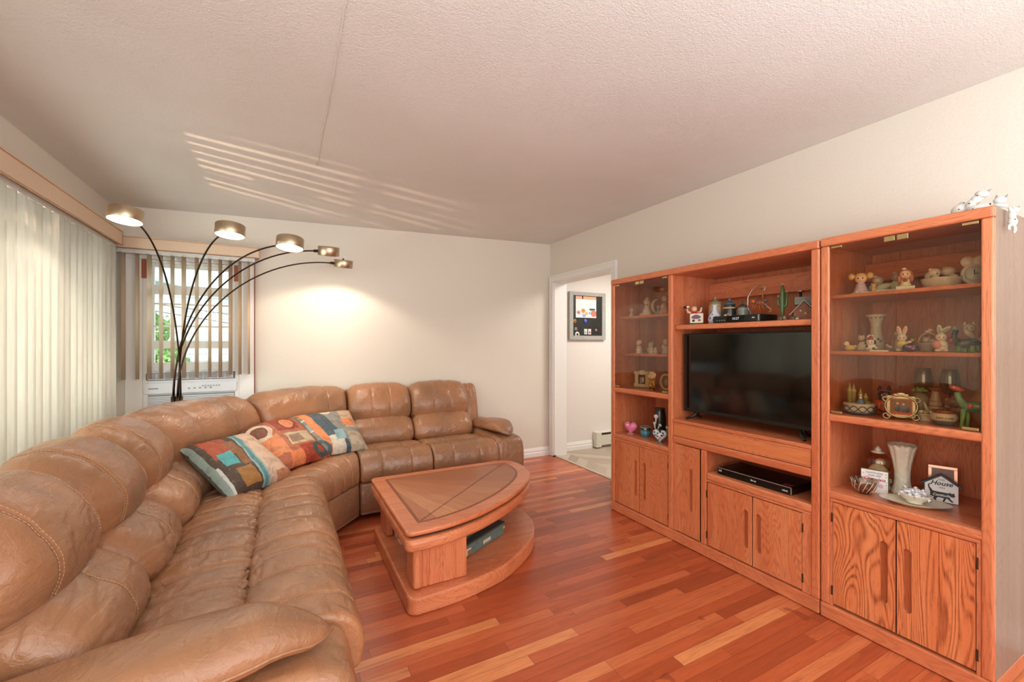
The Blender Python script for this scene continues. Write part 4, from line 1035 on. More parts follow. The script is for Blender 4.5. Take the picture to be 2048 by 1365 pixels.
def orn(name, label, cat, loc, parts, rz=-70, group=None, sc=.01, bev=0):
    def scl(b):
        b.v = [tuple(q*sc for q in v) for v in b.v]; return b
    if not isinstance(parts, dict):
        b, mats = parse(parts); scl(b)
        o = b.build(name, mats, None, keep=True, bev=bev); o.location = loc; o.rotation_euler = (0, 0, math.radians(rz)); return tag(o, label, cat, group)
    r = thing(name, label, cat, loc, math.radians(rz), group)
    for pn, sh in parts.items():
        b, mats = parse(sh); scl(b).build(pn.rstrip('0123456789'), mats, r, world=False, bev=bev)
    return r
E_ = lambda x, y, z, rx, ry, rz, c, rot=None: ('e', (x, y, z), (rx, ry, rz), rot, c) if rot else ('e', (x, y, z), (rx, ry, rz), c)
def face(x, y, z, r, skin='F0C8A8', eye='2A2018'):
    return [E_(x, y, z, r, r*.92, r, skin), E_(x-r*.36, y-r*.86, z, r*.12, r*.08, r*.16, eye), E_(x+r*.36, y-r*.86, z, r*.12, r*.08, r*.16, eye), E_(x, y-r*.93, z-r*.45, r*.14, r*.05, r*.05, 'D87868')]
def ears_cat(x, y, z, r, c, c2='E8B8A8'):
    out = []
    for s in (-1, 1): out += [('l', (x+s*r*.62, y, z+r*.55), [(r*.38, 0), (r*.2, r*.4), (0.001, r*.8)], c)]
    return out
def limbs(pairs, r, c): return [('t', [a, b], [r, r*.8], c) for a, b in pairs]
S1, S2, S3, SC_ = 1.5155, 1.253, .961, .603
# --- curio top shelf
orn('girl_figurine', 'figurine of a girl with big blond side buns in a lilac dress with a kitten', 'figurine', (2.37, 1.012, S1), {
 'base': [('l', (1.6, 0, 0), [(5.6, 0), (5.8, .4), (5.2, .8), (0, .9)], 'E8E2D4', 1, .55)] if 0 else [('l', (1.6, 0, 0), [(5.4, 0), (5.6, .4), (5.0, .8), (0, .9)], 'E8E2D4')],
 'dress': [('l', (0, 0, .8), [(2.8, 0), (2.6, 1), (1.9, 3), (1.5, 4.2), (.9, 5.2)], 'CDB6C4'), ('t', [(-1.4, -.8, 4.6), (-.6, -1.8, 3.6), (.6, -1.8, 3.6), (1.4, -.8, 4.6)], .55, 'D8C4D0')] + limbs([((-.8, -1.5, 1.2), (-1.6, -3, 1.2)), ((.8, -1.5, 1.2), (.6, -3, 1.2))], .6, 'EFD2BC'),
 'head': face(0, -.2, 7.4, 2.3), 'hair': [E_(0, .5, 7.9, 2.5, 2.2, 2.2, 'D9B065'), E_(-3.3, 0, 8.6, 1.4, 1.2, 1.5, 'D9B065'), E_(3.3, 0, 8.6, 1.4, 1.2, 1.5, 'D9B065'), E_(0, -.9, 9.1, 1.9, 1.3, .9, 'D9B065')],
 'kitten': [E_(4.6, -.4, 2, .9, .8, 1.2, 'DDB27A')] + face(4.6, -.6, 3.7, .95, 'E4BE8C') + ears_cat(4.6, -.4, 3.8, 1, 'DDB27A')})
orn('angel_figurine', 'pale grey-green figurine of two reclining angels on a long base', 'figurine', (2.43, .935, S1), {
 'base': [('b', (0, 0, .9), (11, 5, 1.8), 'D6CDBC')],
 'angel': [E_(-1.5, 0, 3.2, 3.2, 1.8, 1.6, 'C9CDA8', (0, -.3, 0)), E_(-3.4, 0, 6.2, 2.2, 2, 2.1, 'B9A38E'), E_(-4.2, 0, 8.0, 1, .8, .7, 'D8D2C2'), ('t', [(-1, 0, 3), (2, -.6, 4.4)], [1.2, .7], 'CBD0AE'), E_(-5.6, .2, 2.6, 1.2, 1, 1.8, 'A9B4AE')],
 'angel2': [E_(2.8, .4, 3.6, 2, 1.6, 2.2, 'BFC3A0'), E_(3.4, .3, 7.2, 2.2, 2, 2.2, 'A99A88'), E_(2.6, .3, 9.0, 1, .6, .6, 'CFC6B6')]})
orn('angel_figurine', 'figurine of a red-haired child holding a small heart on a white block base', 'figurine', (2.36, .846, S1), {
 'base': [('b', (0, 0, .9), (6, 4.6, 1.8), 'DCD6CC')], 'body': [('l', (0, 0, 1.8), [(1.9, 0), (2, .8), (1.5, 1.6), (1.6, 2.4), (.9, 3.6)], 'E2D2A2'), E_(0, -1.4, 4.4, .8, .6, .8, '9C3A38')],
 'head': face(0, -.4, 6.9, 1.9), 'hair': [E_(0, .4, 7.3, 2.4, 1.9, 2.2, 'B4704E'), E_(-1.9, 0, 5.4, .9, .8, 2, 'B4704E'), E_(1.9, 0, 5.4, .9, .8, 2, 'B4704E'), E_(-.4, -.4, 9.4, .8, .5, .45, 'E0DAD0')]})
orn('bathtub_figurine', 'beige figurine of two babies bathing in a tub', 'figurine', (2.38, .737, S1), {
 'tub': [('l', (0, 0, 0), [(5.6, 0), (6.2, .6), (7.2, 4), (7.4, 4.6), (6.6, 4.6), (6.2, 3.8), (0, 3.8)], 'C8BCA6')],
 'baby': [E_(-2.4, -.3, 7.4, 2.4, 2.1, 2.2, 'D2C0AA'), E_(-1.6, -2.2, 6.9, .28, .2, .32, '2A2018'), E_(-4.3, .3, 6.2, 1.6, 1.6, 1.8, 'B8AD9C'), E_(-3.6, 0, 9.2, .9, .6, .6, 'E6DDCE'), ('t', [(-3.6, -1, 5.2), (-1, -3, 5)], [1, .7], 'D2C0AA')],
 'baby2': [E_(2.3, 0, 7.6, 2.6, 2.2, 2.3, 'C4B49E'), E_(1.4, .8, 9.6, 1.2, .6, .5, 'BDB2A0'), ('t', [(3, -1, 5.4), (5, -2, 5)], [1.1, .7], 'D2C0AA')]})
orn('mouse_clock', 'white porcelain clock with round ears at the right end of the top curio shelf', 'clock', (2.40, .650, S1), {
 'case': [('l', (0, 0, 0), [(2.6, 0), (2.8, .8), (2.2, 1.2), (0, 1.2)], 'DCD8CC'), E_(0, 0, 5.4, 4.2, 1.4, 4.6, 'D8D4C8'), E_(-1.8, .2, 11, 2.3, .8, 2.4, 'D4CDB8'), E_(1.9, .2, 11, 2.3, .8, 2.4, 'D4CDB8')],
 'dial': [E_(.2, -1.15, 5.4, 3.1, .5, 3.4, 'B9C0B8')], 'hand': [('b', (.2, -1.75, 6.2), (.3, .2, 1.8), '1C1C1C'), ('b', (.9, -1.75, 5.3), (1.6, .2, .3), '1C1C1C', (0, -.3, 0))]})
# --- curio second shelf
orn('duck_figurine', 'small yellow duckling figurine at the left end of the second curio shelf', 'figurine', (2.36, 1.05, S2), {'body': [E_(0, 0, 1.4, 2.1, 1.5, 1.4, 'DDB95C'), E_(1.8, 0, 2.2, .8, .5, .6, 'DDB95C')], 'head': [E_(-1.3, 0, 3.4, 1.1, 1, 1.1, 'E6D8A8'), E_(-2.4, -.2, 3.3, .5, .3, .25, 'D88838')]})
orn('cat_figurine', 'white kitten figurine with red scarf holding a striped candy cane', 'figurine', (2.41, 1.02, S2), {
 'body': [('l', (0, 0, 0), [(2.4, 0), (2.5, 1), (1.9, 3), (1.1, 4.4)], 'D9CFC0'), E_(0, 0, 4.5, 1.5, 1.3, .5, 'B3302A')], 'head': face(-.6, -.2, 6, 1.3, 'D8C8B4') + ears_cat(-.6, 0, 6.1, 1.3, 'C9B8A4'),
 'candy_cane': [('t', [(1.6, -.8, 3), (1.6, -.8, 6), (2, -.8, 7.2), (2.9, -.8, 7.6), (3.7, -.8, 7), (3.8, -.8, 6.2)], .42, 'E8E0D8'), E_(1.6, -.8, 4, .46, .46, .3, 'B3302A'), E_(1.7, -.8, 5.6, .46, .46, .3, 'B3302A'), E_(2.9, -.8, 7.6, .3, .46, .46, 'B3302A')]})
vb_ = orn('bud_vase', 'tall ivory flared vase with pierced rim on the second curio shelf', 'vase', (2.50, 1.006, S2), {'body': [('l', (0, 0, 0), [(2.8, 0), (3.2, .6), (3.3, 2), (2.8, 5), (2.1, 8.5), (1.9, 11.5), (2.3, 14), (3.4, 16.2), (4.2, 17.3), (4.0, 17.3), (2.1, 14), (1.7, 11.5), (1.9, 8.5), (1.9, 3)], 'CDC6B4')],
 'piercing': [E_(3.05*math.cos(a), 3.05*math.sin(a), 15.8, .35, .35, .3, '4A3424') for a in [i*PI/6 for i in range(12)]], 'motif': [E_(1.8, -2.6, 4.6, .6, .3, .6, '8A2A2A'), E_(.9, -2.8, 5.6, .5, .3, .5, '2A3A2A')] + [('b', (.2, -1.98, z), (1.6, .1, .16), '5A5650') for z in (9.4, 10.4, 11.4)]})
orn('dog_figurine', 'small black-spotted puppy figurine wearing a red santa hat', 'figurine', (2.345, .963, S2), {
 'body': [E_(0, 0, 1.8, 2.4, 1.8, 1.8, 'DED8CC'), E_(-1.3, -1.2, 2.2, .6, .5, .6, '22201E'), E_(.9, -1.4, 1.4, .6, .4, .5, '22201E'), E_(1.9, -.4, 2.5, .5, .5, .5, '22201E'), E_(1.6, -1.6, .7, .9, .7, .5, 'A84038')],
 'head': face(-.2, -.8, 4.2, 1.5, 'E0DACE') + [E_(-1.8, -.4, 4, .5, .5, 1, '22201E'), E_(1.4, -.4, 4, .5, .5, 1, '22201E')], 'hat': [('l', (-.2, -.5, 5.2), [(1.5, 0), (1.1, .7), (.4, 1.3), (0, 1.5)], 'B02A28'), E_(1.2, -.5, 5.6, .5, .5, .5, 'EDE6DC')]})
orn('place_card', 'thin white strip lying at the front of the second curio shelf', 'card', (2.315, .92, S2), [('b', (0, 0, .3), (6.5, 1, .6), 'E6DFD2')], rz=-88)
orn('cat_figurine', 'grey standing cat figurine behind the pink-eared bunny', 'figurine', (2.42, .895, S2), {
 'body': [('l', (0, 0, 0), [(1.9, 0), (1.8, 2), (1.2, 4.6), (.9, 6)], '9C8C7C'), ('t', [(-1.2, 0, 1.4), (-3, 0, 2.2), (-3.8, 0, 3.2)], [.6, .5, .45], 'CBBBAA'), ('t', [(.6, -.8, 4.6), (2, -1.8, 4.8)], [.6, .5], '9C8C7C')], 'head': face(0, -.3, 7.2, 1.4, 'A89888') + ears_cat(0, 0, 7.3, 1.5, '9C8C7C')})
def bunny(name, label, loc, earc, bodyc, frc, extra, ears=((-1, .2), (1, -.2))):
    return orn(name, label, 'figurine', loc, {
     'body': [E_(0, 0, 2.2, 2.1, 1.8, 2.4, bodyc), E_(0, -.6, 3.2, 1.9, 1.6, 1.6, frc), E_(-1.2, -1.4, .7, .9, 1.3, .6, 'DCD0C0'), E_(1.2, -1.4, .7, .9, 1.3, .6, 'DCD0C0')] + extra,
     'head': face(0, -.3, 6, 1.7, 'DCD0C0'), 'ear': [E_(ears[0][0]*.9, 0, 9, .75, .4, 2.1, 'DCD0C0', (0, -ears[0][1], 0)), E_(ears[0][0]*.95, -.3, 9, .4, .25, 1.5, earc, (0, -ears[0][1], 0))],
     'ear2': [E_(ears[1][0]*.9, 0, 9, .75, .4, 2.1, 'DCD0C0', (0, -ears[1][1], 0)), E_(ears[1][0]*.95, -.3, 9, .4, .25, 1.5, earc, (0, -ears[1][1], 0))]})
bunny('bunny_figurine', 'bunny figurine with pink-lined ears in a yellow and green dress', (2.345, .852, S2), 'D8A098', '8FA070', 'DCC468', [E_(.2, -1.7, 2.6, .7, .4, .9, 'B8C890'), ('t', [(1.4, -.8, 3.8), (3, -1.2, 4.4)], [.6, .45], 'DCD0C0'), E_(3.2, -1.3, 4.9, .7, .5, .7, '7FA060')])
orn('egg_box', 'shiny dark purple easter egg lying on its side beside the bunny', 'egg', (2.315, .813, S2), {'shell': [E_(0, 0, 1.75, 2.7, 1.75, 1.75, '3C2A48')], 'decoration': [E_(-.2, -1.5, 2.1, .8, .4, .6, 'B04A78'), E_(1.1, -1.3, 2.3, .5, .4, .5, '8A62A8'), E_(.7, -1.5, 1.4, .5, .3, .4, 'D878A0'), E_(-1.2, -1.2, 2.4, .5, .4, .4, '6A82B8')]})
orn('kitten_basket', 'beige basket figurine with kittens under a tall bowed handle', 'figurine', (2.40, .785, S2), {
 'basket': [('l', (0, 0, 0), [(2, 0), (2.3, .6), (3.1, 3.2), (3.3, 3.8), (2.7, 3.6), (0, 3.2)], 'AE9C84')], 'handle': [('t', [(-3 * math.cos(t), 0, 3.6+4.4*math.sin(t)) for t in [PI*i/14 for i in range(15)]], .3, 'B8A68C'), E_(0, 0, 8.6, 1, .5, .5, 'D8C8B4'), E_(.8, 0, 9.2, .9, .4, .35, 'D8C8B4', (0, .4, 0))],
 'kitten': face(-.6, -1, 4.9, 1.3, 'BFAE98') + ears_cat(-.6, -.7, 5, 1.3, 'A8967F'), 'kitten2': face(1.4, -.6, 4.2, 1.1, 'CDBDA8') + ears_cat(1.4, -.4, 4.3, 1.1, 'A8967F')})
bunny('bunny_figurine', 'white bunny figurine with one green-lined ear holding a pink egg', (2.345, .727, S2), '7E9C6A', 'DCD0C0', 'DCD0C0', [E_(-1.3, -1.5, 3.0, 1.5, 1.2, 1.7, 'D08A78'), ('t', [(1.4, -.6, 4), (-.4, -2.2, 3.6)], [.6, .5], 'E0D6C8')], ears=((-.5, .1), (1.2, -.9)))
orn('cat_sculpture', 'black, green and white painted cat sculpture at the right of the second curio shelf', 'figurine', (2.40, .672, S2), {
 'body': [E_(.6, 0, 3.6, 3.8, 1.8, 1.9, '2E3230', (0, -.1, 0)), E_(-1, -1.6, 3.6, .5, .3, .5, 'C08A50'), E_(2, -1.7, 4.2, .5, .3, .5, '6A5A70')] + [('l', (x, y, 0), [(1, 0), (.9, .9), (.75, 1.2), (.8, 2.6)], '6E9C3A') for x, y in ((-2.2, -.8), (-.2, .9), (1.8, -.8), (3.2, .9))],
 'tail': [('t', [(3.8, 0, 4.4), (4.8, 0, 6.2), (5.8, 0, 7.4), (6.6, 0, 7.6)], [.7, .6, .5, .4], 'CFC8B8')],
 'neck': [('t', [(-2.2, 0, 4.4), (-3.4, 0, 6.2), (-2.6, 0, 9)], [1.2, 1, .8], '2E3A34'), E_(-4.2, -.4, 4.8, 1, .8, 1.2, 'B03A30'), E_(-3, 0, 9.4, .6, .5, 1.2, '6FA8A0')],
 'head': [('t', [(2.2, -.6, 6), (.6, -.8, 7.6), (.2, -.8, 9)], [.7, 1.0, 1.1], 'CFC6B4')] + face(.9, -.6, 9.6, 1.8, 'BFB4A2') + ears_cat(.9, -.3, 9.8, 1.9, 'CFC6B4')})
# --- curio lower glass shelf
orn('trinket_box', 'round blue and white patterned trinket box topped with a small blue-skirted lady and pale spires', 'trinket box', (2.355, 1.012, S3), {
 'box': [('l', (0, 0, .6), [(4.6, 0), (5.6, .8), (6.1, 2.2), (5.9, 3.8), (6.2, 4.1), (5.6, 4.5), (0, 4.5)], 'D8D2BE'), ('l', (0, 0, .5), [(4.7, 0), (5.75, .9), (5.6, 1.1), (4.6, .3)], '5E7C98')] + [E_(3.6*math.cos(a), 3.6*math.sin(a), .5, .6, .6, .55, '5E7C98') for a in (.7, 2.4, 3.9, 5.5)],
 'band': [('t', [(6.15*math.cos(a), 6.15*math.sin(a), 2.9+1.2*math.sin(a*6)) for a in [2*PI*i/72 for i in range(73)]], .18, '2C4C70'), ('t', [(6.15*math.cos(a), 6.15*math.sin(a), 2.9-1.2*math.sin(a*6)) for a in [2*PI*i/72 for i in range(73)]], .18, '2C4C70')],
 'lady': [('l', (.6, -1.5, 5), [(1.7, 0), (1.2, 1.2), (.5, 2.4)], '6A8CB4'), E_(.6, -1.5, 7.6, .6, .5, .9, 'E6DCC8'), E_(.6, -1.6, 9, .65, .6, .7, 'E8C8A8'), E_(.6, -1.3, 9.3, .7, .6, .6, '3A2A20')],
 'spire': [('l', (x, 1.5, 4.8), [(.9, 0), (.9, h*.55), (1.15, h*.6), (.7, h*.7), (.05, h)], 'A59A5E') for x, h in ((-3.6, 9.5), (-2, 9.2), (.4, 7.2), (2.3, 5))] + [E_(3, .4, 5.2, 1.6, 1, 1, '7E9440')]})
orn('pumpkin_cat', 'black cat in a pink witch hat sitting on an orange jack-o-lantern', 'figurine', (2.44, .95, S3), {
 'pumpkin': [E_(2.1*math.cos(a), 2.1*math.sin(a), 3.4, 2.1, 2.1, 3.3, 'D2542A') for a in [i*PI/4 for i in range(8)]], 'carving': [('b', (-.9, -4.05, 4.6), (1, .4, .8), '1E1410', (0, .7, 0)), ('b', (1.5, -4.0, 4.4), (1, .4, .8), '1E1410', (0, .7, 0)), ('t', [(-2, -3.7, 2.6), (-.6, -4.15, 1.8), (.8, -4.15, 1.8), (2.2, -3.7, 2.7)], .32, '1E1410')],
 'cat': [E_(0, 0, 7.6, 2.4, 1.8, 2, '1E1B1A')] + face(0, -.8, 9.2, 2.4, '242020', 'D8C050') + ears_cat(0, -.4, 10, 2.6, '1E1B1A') + [E_(0, -2.9, 8.3, .9, .5, .6, 'D8D0C4')], 'hat': [('l', (0, -.2, 11), [(2.9, 0), (2.7, .3), (1.4, .6), (.7, 2), (.05, 3)], '8A4A5A')]})
pf = orn('photo_frame', 'ornate silver scrolled picture frame with a framed group photo', 'picture frame', (2.33, .85, S3), {
 'frame': [('o', (0, 0, 6.2), (5.6, 5.0), .55, 'MB8B49A'), ('b', (0, .1, 10.4), (9.4, .7, 1.2), 'MB8B49A'), ('b', (0, .1, 1.9), (9.4, .7, 1.0), 'MB8B49A'), ('b', (-4.4, .1, 6), (1.0, .7, 8.6), 'MB8B49A'), ('b', (4.4, .1, 6), (1.0, .7, 8.6), 'MB8B49A'), ('o', (-5, 0, 1.5), 1.2, .4, 'MB8B49A'), ('o', (5, 0, 1.5), 1.2, .4, 'MB8B49A'), ('o', (-5.4, 0, 9.4), 1.0, .35, 'MB8B49A'), ('o', (5.4, 0, 9.4), 1.0, .35, 'MB8B49A'), E_(0, 0, 11.8, 1.8, .5, .9, 'MC8C4AA'), E_(-1.8, 0, 11.5, 1.2, .4, .6, 'MC8C4AA'), E_(1.8, 0, 11.5, 1.2, .4, .6, 'MC8C4AA')],
 'photo': [('b', (0, -.15, 6.1), (7.8, .4, 7.2), 'B8734A'), ('b', (0, -.38, 6.3), (7.0, .1, 6.0), '8A6244'), E_(-1.2, -.4, 5.4, 1.1, .1, 1.8, '4A5468'), E_(.8, -.4, 5.2, 1.1, .1, 1.8, '5A6478'), E_(2.2, -.4, 4.8, .9, .1, 1.5, '3C4658'), E_(-1.2, -.42, 7.5, .5, .1, .6, 'E0B898'), E_(.8, -.42, 7.2, .5, .1, .6, 'E0B898'), ('b', (0, -.42, 2.9), (7, .1, 1.0), 'D2542A')]}, rz=-66)
orn('frog_figurine', 'small green frog ornament with a domed lid behind the silver frame', 'figurine', (2.50, .845, S3), {'dome': [('l', (0, 0, 0), [(3.6, 0), (3.8, 5), (3.4, 8.5), (2, 10.4), (0, 11)], 'A09A7C')], 'frog': [E_(0, 0, 12, 1.8, 1.5, 1.1, '7F9A54'), E_(-.8, -.6, 12.9, .5, .5, .5, '8FAA60'), E_(.8, -.6, 12.9, .5, .5, .5, '8FAA60'), E_(-2, 0, 11.8, .9, .6, .8, '7F9A54'), E_(2, 0, 11.8, .9, .6, .8, '7F9A54')]})
orn('flower_dish', 'white footed dish with pale porcelain flowers right of the silver frame', 'dish', (2.40, .792, S3), {'dish': [('l', (0, 0, 0), [(3, 0), (3.1, .5), (2.8, 1.2), (3.4, 2.6), (3.7, 3.2), (3.2, 3.2), (0, 2.8)], 'D8D0C0')], 'flower': [E_(a, b, 3.8, 1.1, 1.1, .8, c) for a, b, c in ((-1.6, -1, 'E2DCC8'), (0, -1.8, 'B8BC80'), (1.6, -.8, 'E2D8C4'), (.2, .6, 'D6C890'), (2.4, .4, 'A4A860'))] + [('t', [(.6, 0, 4), (-.6, 0, 8)], [.9, .2], 'CBC2B0')]})
orn('ribbed_vase', 'cone-shaped striped pottery vase with a wide base between the wine glasses', 'vase', (2.46, .780, S3), {'body': [('l', (0, 0, 0), [(3.6, 0), (4.1, .8), (4.0, 2.2), (2.9, 5), (1.9, 8), (1.3, 11), (1.2, 12.4)], 'B89E80')], 'rim': [('l', (0, 0, 12.3), [(1.2, 0), (2.1, 1.2), (2.0, 1.5), (1.1, .6)], '9A5A3C')], 'stripe': [('l', (0, 0, z), [(r, 0), (r+.08, .15), (r, .3)], '8A7458') for z, r in ((1.4, 4.08), (2.4, 3.9), (4, 3.3), (6, 2.6), (8, 1.92))]})
wineg = {'bowl': [('l', (0, 0, 0), [(.35, 9.6), (2.4, 11), (3.4, 13.4), (3.5, 16), (3.0, 19.5), (2.6, 21.6), (2.55, 21.6), (2.95, 19.5), (3.42, 16), (3.3, 13.4), (2.3, 11.1), (.2, 9.9)], 'GF2F0E8')], 'stem': [('l', (0, 0, 0), [(3.0, 0), (3.0, .15), (.5, .7), (.35, 2), (.35, 9.6), (.6, 10)], 'GE8E6DE')]}
orn('wine_glass', 'clear wine glass behind the silver frame, left of the striped vase', 'wine glass', (2.56, .853, S3), wineg, group='wine glasses in the curio')
orn('wine_glass', 'clear wine glass behind the lettered bowl, right of the striped vase', 'wine glass', (2.56, .765, S3), wineg, group='wine glasses in the curio')
bw = orn('lettered_bowl', 'small squat pottery pot lettered Live Love with a brown rim and blue foot', 'bowl', (2.335, .716, S3), {'body': [('l', (0, 0, 0), [(2.4, 0), (2.9, .9), (4.0, 2.2), (4.25, 3.2), (4.0, 4.2), (3.2, 5.0)], 'CFC2A6')], 'foot': [('l', (0, 0, 0), [(2.5, 0), (3.05, .9), (3.95, 1.9), (3.9, 2.1), (2.4, .5)], '5C6878')], 'rim': [('l', (0, 0, 4.9), [(3.3, 0), (3.7, 1.0), (3.3, 1.1), (2.9, .2), (0, -.4)], '8E4A30')]})
to = text_obj('lettering', 'Live Love', .0135, (0, -.0432, .033), (PI/2, 0, 0), flat('4A3424', .6), bw, world=False, shear=.3)
for v in to.data.vertices:
    a = v.co.x/.043; rr = -v.co.y; v.co.x = rr*math.sin(a); v.co.y = -rr*math.cos(a)
orn('dog_figurine', 'curly brown resin dog figurine behind the lettered pot', 'figurine', (2.43, .712, S3), {'body': [E_(0, 0, 3.6, 2.6, 2.2, 3.4, '8A6650')] + [E_(2.4*math.cos(i*2.4), 2*math.sin(i*2.4), 1.5+i*.42, .9, .9, .9, '946E56') for i in range(16)], 'head': [E_(-.4, -1, 8.6, 2.2, 1.9, 2, '8A6650'), E_(-1, -2.8, 8, .8, .8, .7, '6E4E3C')] + [E_(-.4+2*math.cos(i*1.3), -.4, 8.6+1.8*math.sin(i*1.3), .8, .8, .8, '9C765C') for i in range(6)]})
orn('dog_sculpture', 'green painted long-legged dog sculpture with a red head in the front right of the curio', 'figurine', (2.315, .640, S3), {
 'body': [E_(1.6, 0, 8.6, 3.8, 1.6, 1.8, '4E9A80', (0, -.12, 0)), E_(.6, -1.5, 8.8, .8, .3, 1, 'C85A3A'), E_(2.6, -1.5, 9, .5, .3, .5, 'D8C050'), E_(1.6, 0, 6.9, 3.6, 1.5, .4, '3A6A80')],
 'neck': [('t', [(-1, 0, 8.8), (-2.6, 0, 11.4), (-3, 0, 13.8)], [1.5, 1.2, 1.0], '6FAA80')], 'head': [E_(-3.2, -.2, 15.2, 2.2, 1.2, 1.1, 'B85A50', (0, .35, 0)), E_(-3.8, -1.2, 15.6, .3, .2, .3, 'F0E8D8')],
 'leg': [('t', [(-1.2, -.8, 7.5), (-1.6, -.8, 3), (-1.8, -.9, 0.1)], [.9, .55, .6], '64A050')], 'leg2': [('t', [(-.4, .8, 7.5), (-.2, .8, 3), (-.4, .8, .1)], [.9, .5, .55], '64A050')], 'leg3': [('t', [(3.6, -.8, 7.5), (4.0, -.8, 3), (3.8, -.9, .1)], [.9, .5, .55], '4E9A80')], 'leg4': [('t', [(4.2, .8, 7.5), (4.6, .8, 3), (4.4, .8, .1)], [.9, .5, .55], '4E9A80')]}, rz=-80)
orn('round_vase', 'round beige ceramic vase at the far right end of the lower glass shelf', 'vase', (2.45, .634, S3), [('l', (0, 0, 0), [(2, 0), (3.4, 3), (3.9, 7), (3.6, 11), (2.2, 14), (.8, 15), (0, 15)], 'B89478')])
# --- curio counter
orn('glass_bowl', 'cut glass bowl filled with brown potpourri', 'bowl', (2.34, .985, SC_), {
 'bowl': [('l', (0, 0, 0), [(2.2, 0), (3.2, 1.0), (4.4, 3.2), (5.0, 5.6), (5.2, 6.6), (5.0, 6.6), (4.2, 3.4), (3, 1.3), (0, .6)], 'GE8E0D6')] + [('t', [(3.1*math.cos(a), 3.1*math.sin(a), 1), (4.4*math.cos(a+.25), 4.4*math.sin(a+.25), 3.2), (5.15*math.cos(a+.5), 5.15*math.sin(a+.5), 6.5)], .13, 'CFC4B8') for a in [i*PI/7 for i in range(14)]],
 'potpourri': [E_(3*random.uniform(-1, 1), 3*random.uniform(-.9, .9), 1.9+1.6*random.random(), .9, .7, .5, random.choice(['8A5634', 'A87048', '5E3A24', 'B8845C']), (random.random(), random.random(), 0)) for _ in range(34)]})
cd = orn('message_block', 'white lettered block with green edges reading Chocolate, behind the glass bowl', 'sign', (2.395, .970, SC_), {'block': [('b', (0, 1.0, 5.1), (9.6, 2.0, 10.2), '8FA060')], 'face': [('b', (0, -.06, 5.1), (9.5, .12, 10.1), 'F2EEEA')], 'dot': [E_(4.1, -.14, z, .2, .06, .2, '6A8098') for z in (9, 7.8, 5.4, 4.2, 1.6)] + [E_(-3.9, -.14, 8.4, .2, .06, .2, '6A8098'), E_(2.3, -.14, 3.4, .9, .05, .9, 'E8B8B8')]}, rz=-76)
for tx, sz, zz, col, sh in (('HAPPINESS', .0125, .089, 'B0A8C0', 0), ('made with', .011, .078, '90A8A0', .2), ('Chocolate', .0185, .062, 'B83A58', .3)):
    text_obj('lettering', tx, sz, (0, -.0014, zz), (PI/2, 0, 0), flat(col, .6), cd, world=False, shear=sh, bold=.0004)
orn('snow_globe', 'glass globe with a figure inside on an ornate pale green pedestal', 'globe', (2.50, .998, SC_), {
 'pedestal': [('l', (0, 0, 0), [(4.6, 0), (4.8, .8), (3.6, 2), (3.9, 3.6), (3.0, 5), (3.6, 6.2), (4.2, 7)], 'C6CAA4')] + [E_(3.9*math.cos(a), 3.9*math.sin(a), 3.4, .8, .8, 1.1, 'B4BA90') for a in [i*PI/4 for i in range(8)]],
 'globe': [E_(0, 0, 10.6, 5.0, 5.0, 4.6, 'GEBDCCA')], 'figure': [('l', (0, 0, 6.8), [(3.4, 0), (3, 1.4), (1.6, 3)], 'DDE0C4'), E_(.8, -.8, 11, 1.8, 1.5, 1.6, 'CDB88C')], 'finial': [('l', (0, 0, 14.8), [(2.4, 0), (2.2, .5), (1.0, .9), (1.3, 1.4), (.7, 2.2), (0.05, 3)], 'CFC2A6')]})
orn('relief_vase', 'large ivory flared porcelain vase with leaf relief and gold scalloped rim', 'vase', (2.48, .900, SC_), {}, rz=-70)
rv = bpy.data.objects['relief_vase']
b = MB(); b.lathe([(.046, 0), (.052, .004), (.050, .012), (.042, .03), (.036, .06), (.038, .10), (.046, .14), (.058, .18), (.070, .208), (.068, .208), (.055, .18), (.043, .14), (.034, .10), (.032, .06)], (0, 0, 0), 72, wob=lambda a, t: 1+.035*math.sin(a*8+t*30)*math.sin(t*24)*(t < .62)+.03*math.cos(a*12)*(.45 < t < .72))
b.build('body', flat('D9D0BA', .35, bump=.5, scale=70, var=.03, name='ivory_relief'), rv, world=False)
MB().tube([(.0700*math.cos(a)*(1+.03*math.cos(12*a)), .0700*math.sin(a)*(1+.03*math.cos(12*a)), .207+.003*math.cos(12*a)) for a in [2*PI*i/72 for i in range(72)]], .0013, 6, closed=True).build('gold_rim', flat('C8A860', .3, metal=.9, name='gilt'), rv, world=False)
pl = orn('serving_platter', 'large oval cream platter with gold edge on the curio counter', 'platter', (2.405, .80, SC_), {}, rz=-62)
sc_ = lambda a: 1+.018*abs(math.sin(a*6))
b = MB(); b.lathe([(0, .004), (.085, .004), (.105, .009), (.150, .022), (.151, .024), (.148, .0245), (.104, .013), (.085, .008), (0, .008)][1:], (0, 0, 0), 96, sx=1, sy=.62, wob=lambda a, t: sc_(a) if t > .2 else 1)
b.lathe([(.07, 0), (.072, .004), (.0, .0041)], (0, 0, 0), 48, sx=1, sy=.6)
b.build('dish', flat('E2D9C2', .3, name='cream_china', var=.02), pl, world=False)
MB().tube([(.1508*sc_(a)*math.cos(a), .1508*.62*sc_(a)*math.sin(a), .0235) for a in [2*PI*i/120 for i in range(120)]], .0011, 6, closed=True).build('gold_rim', MATS['gilt'], pl, world=False)
pl.location = (2.36, .815, SC_)
pb = thing('candy_bowl', 'small oval cream bowl of wrapped mints standing on the platter', 'bowl', (2.36, .815, SC_+.0085), math.radians(-70))
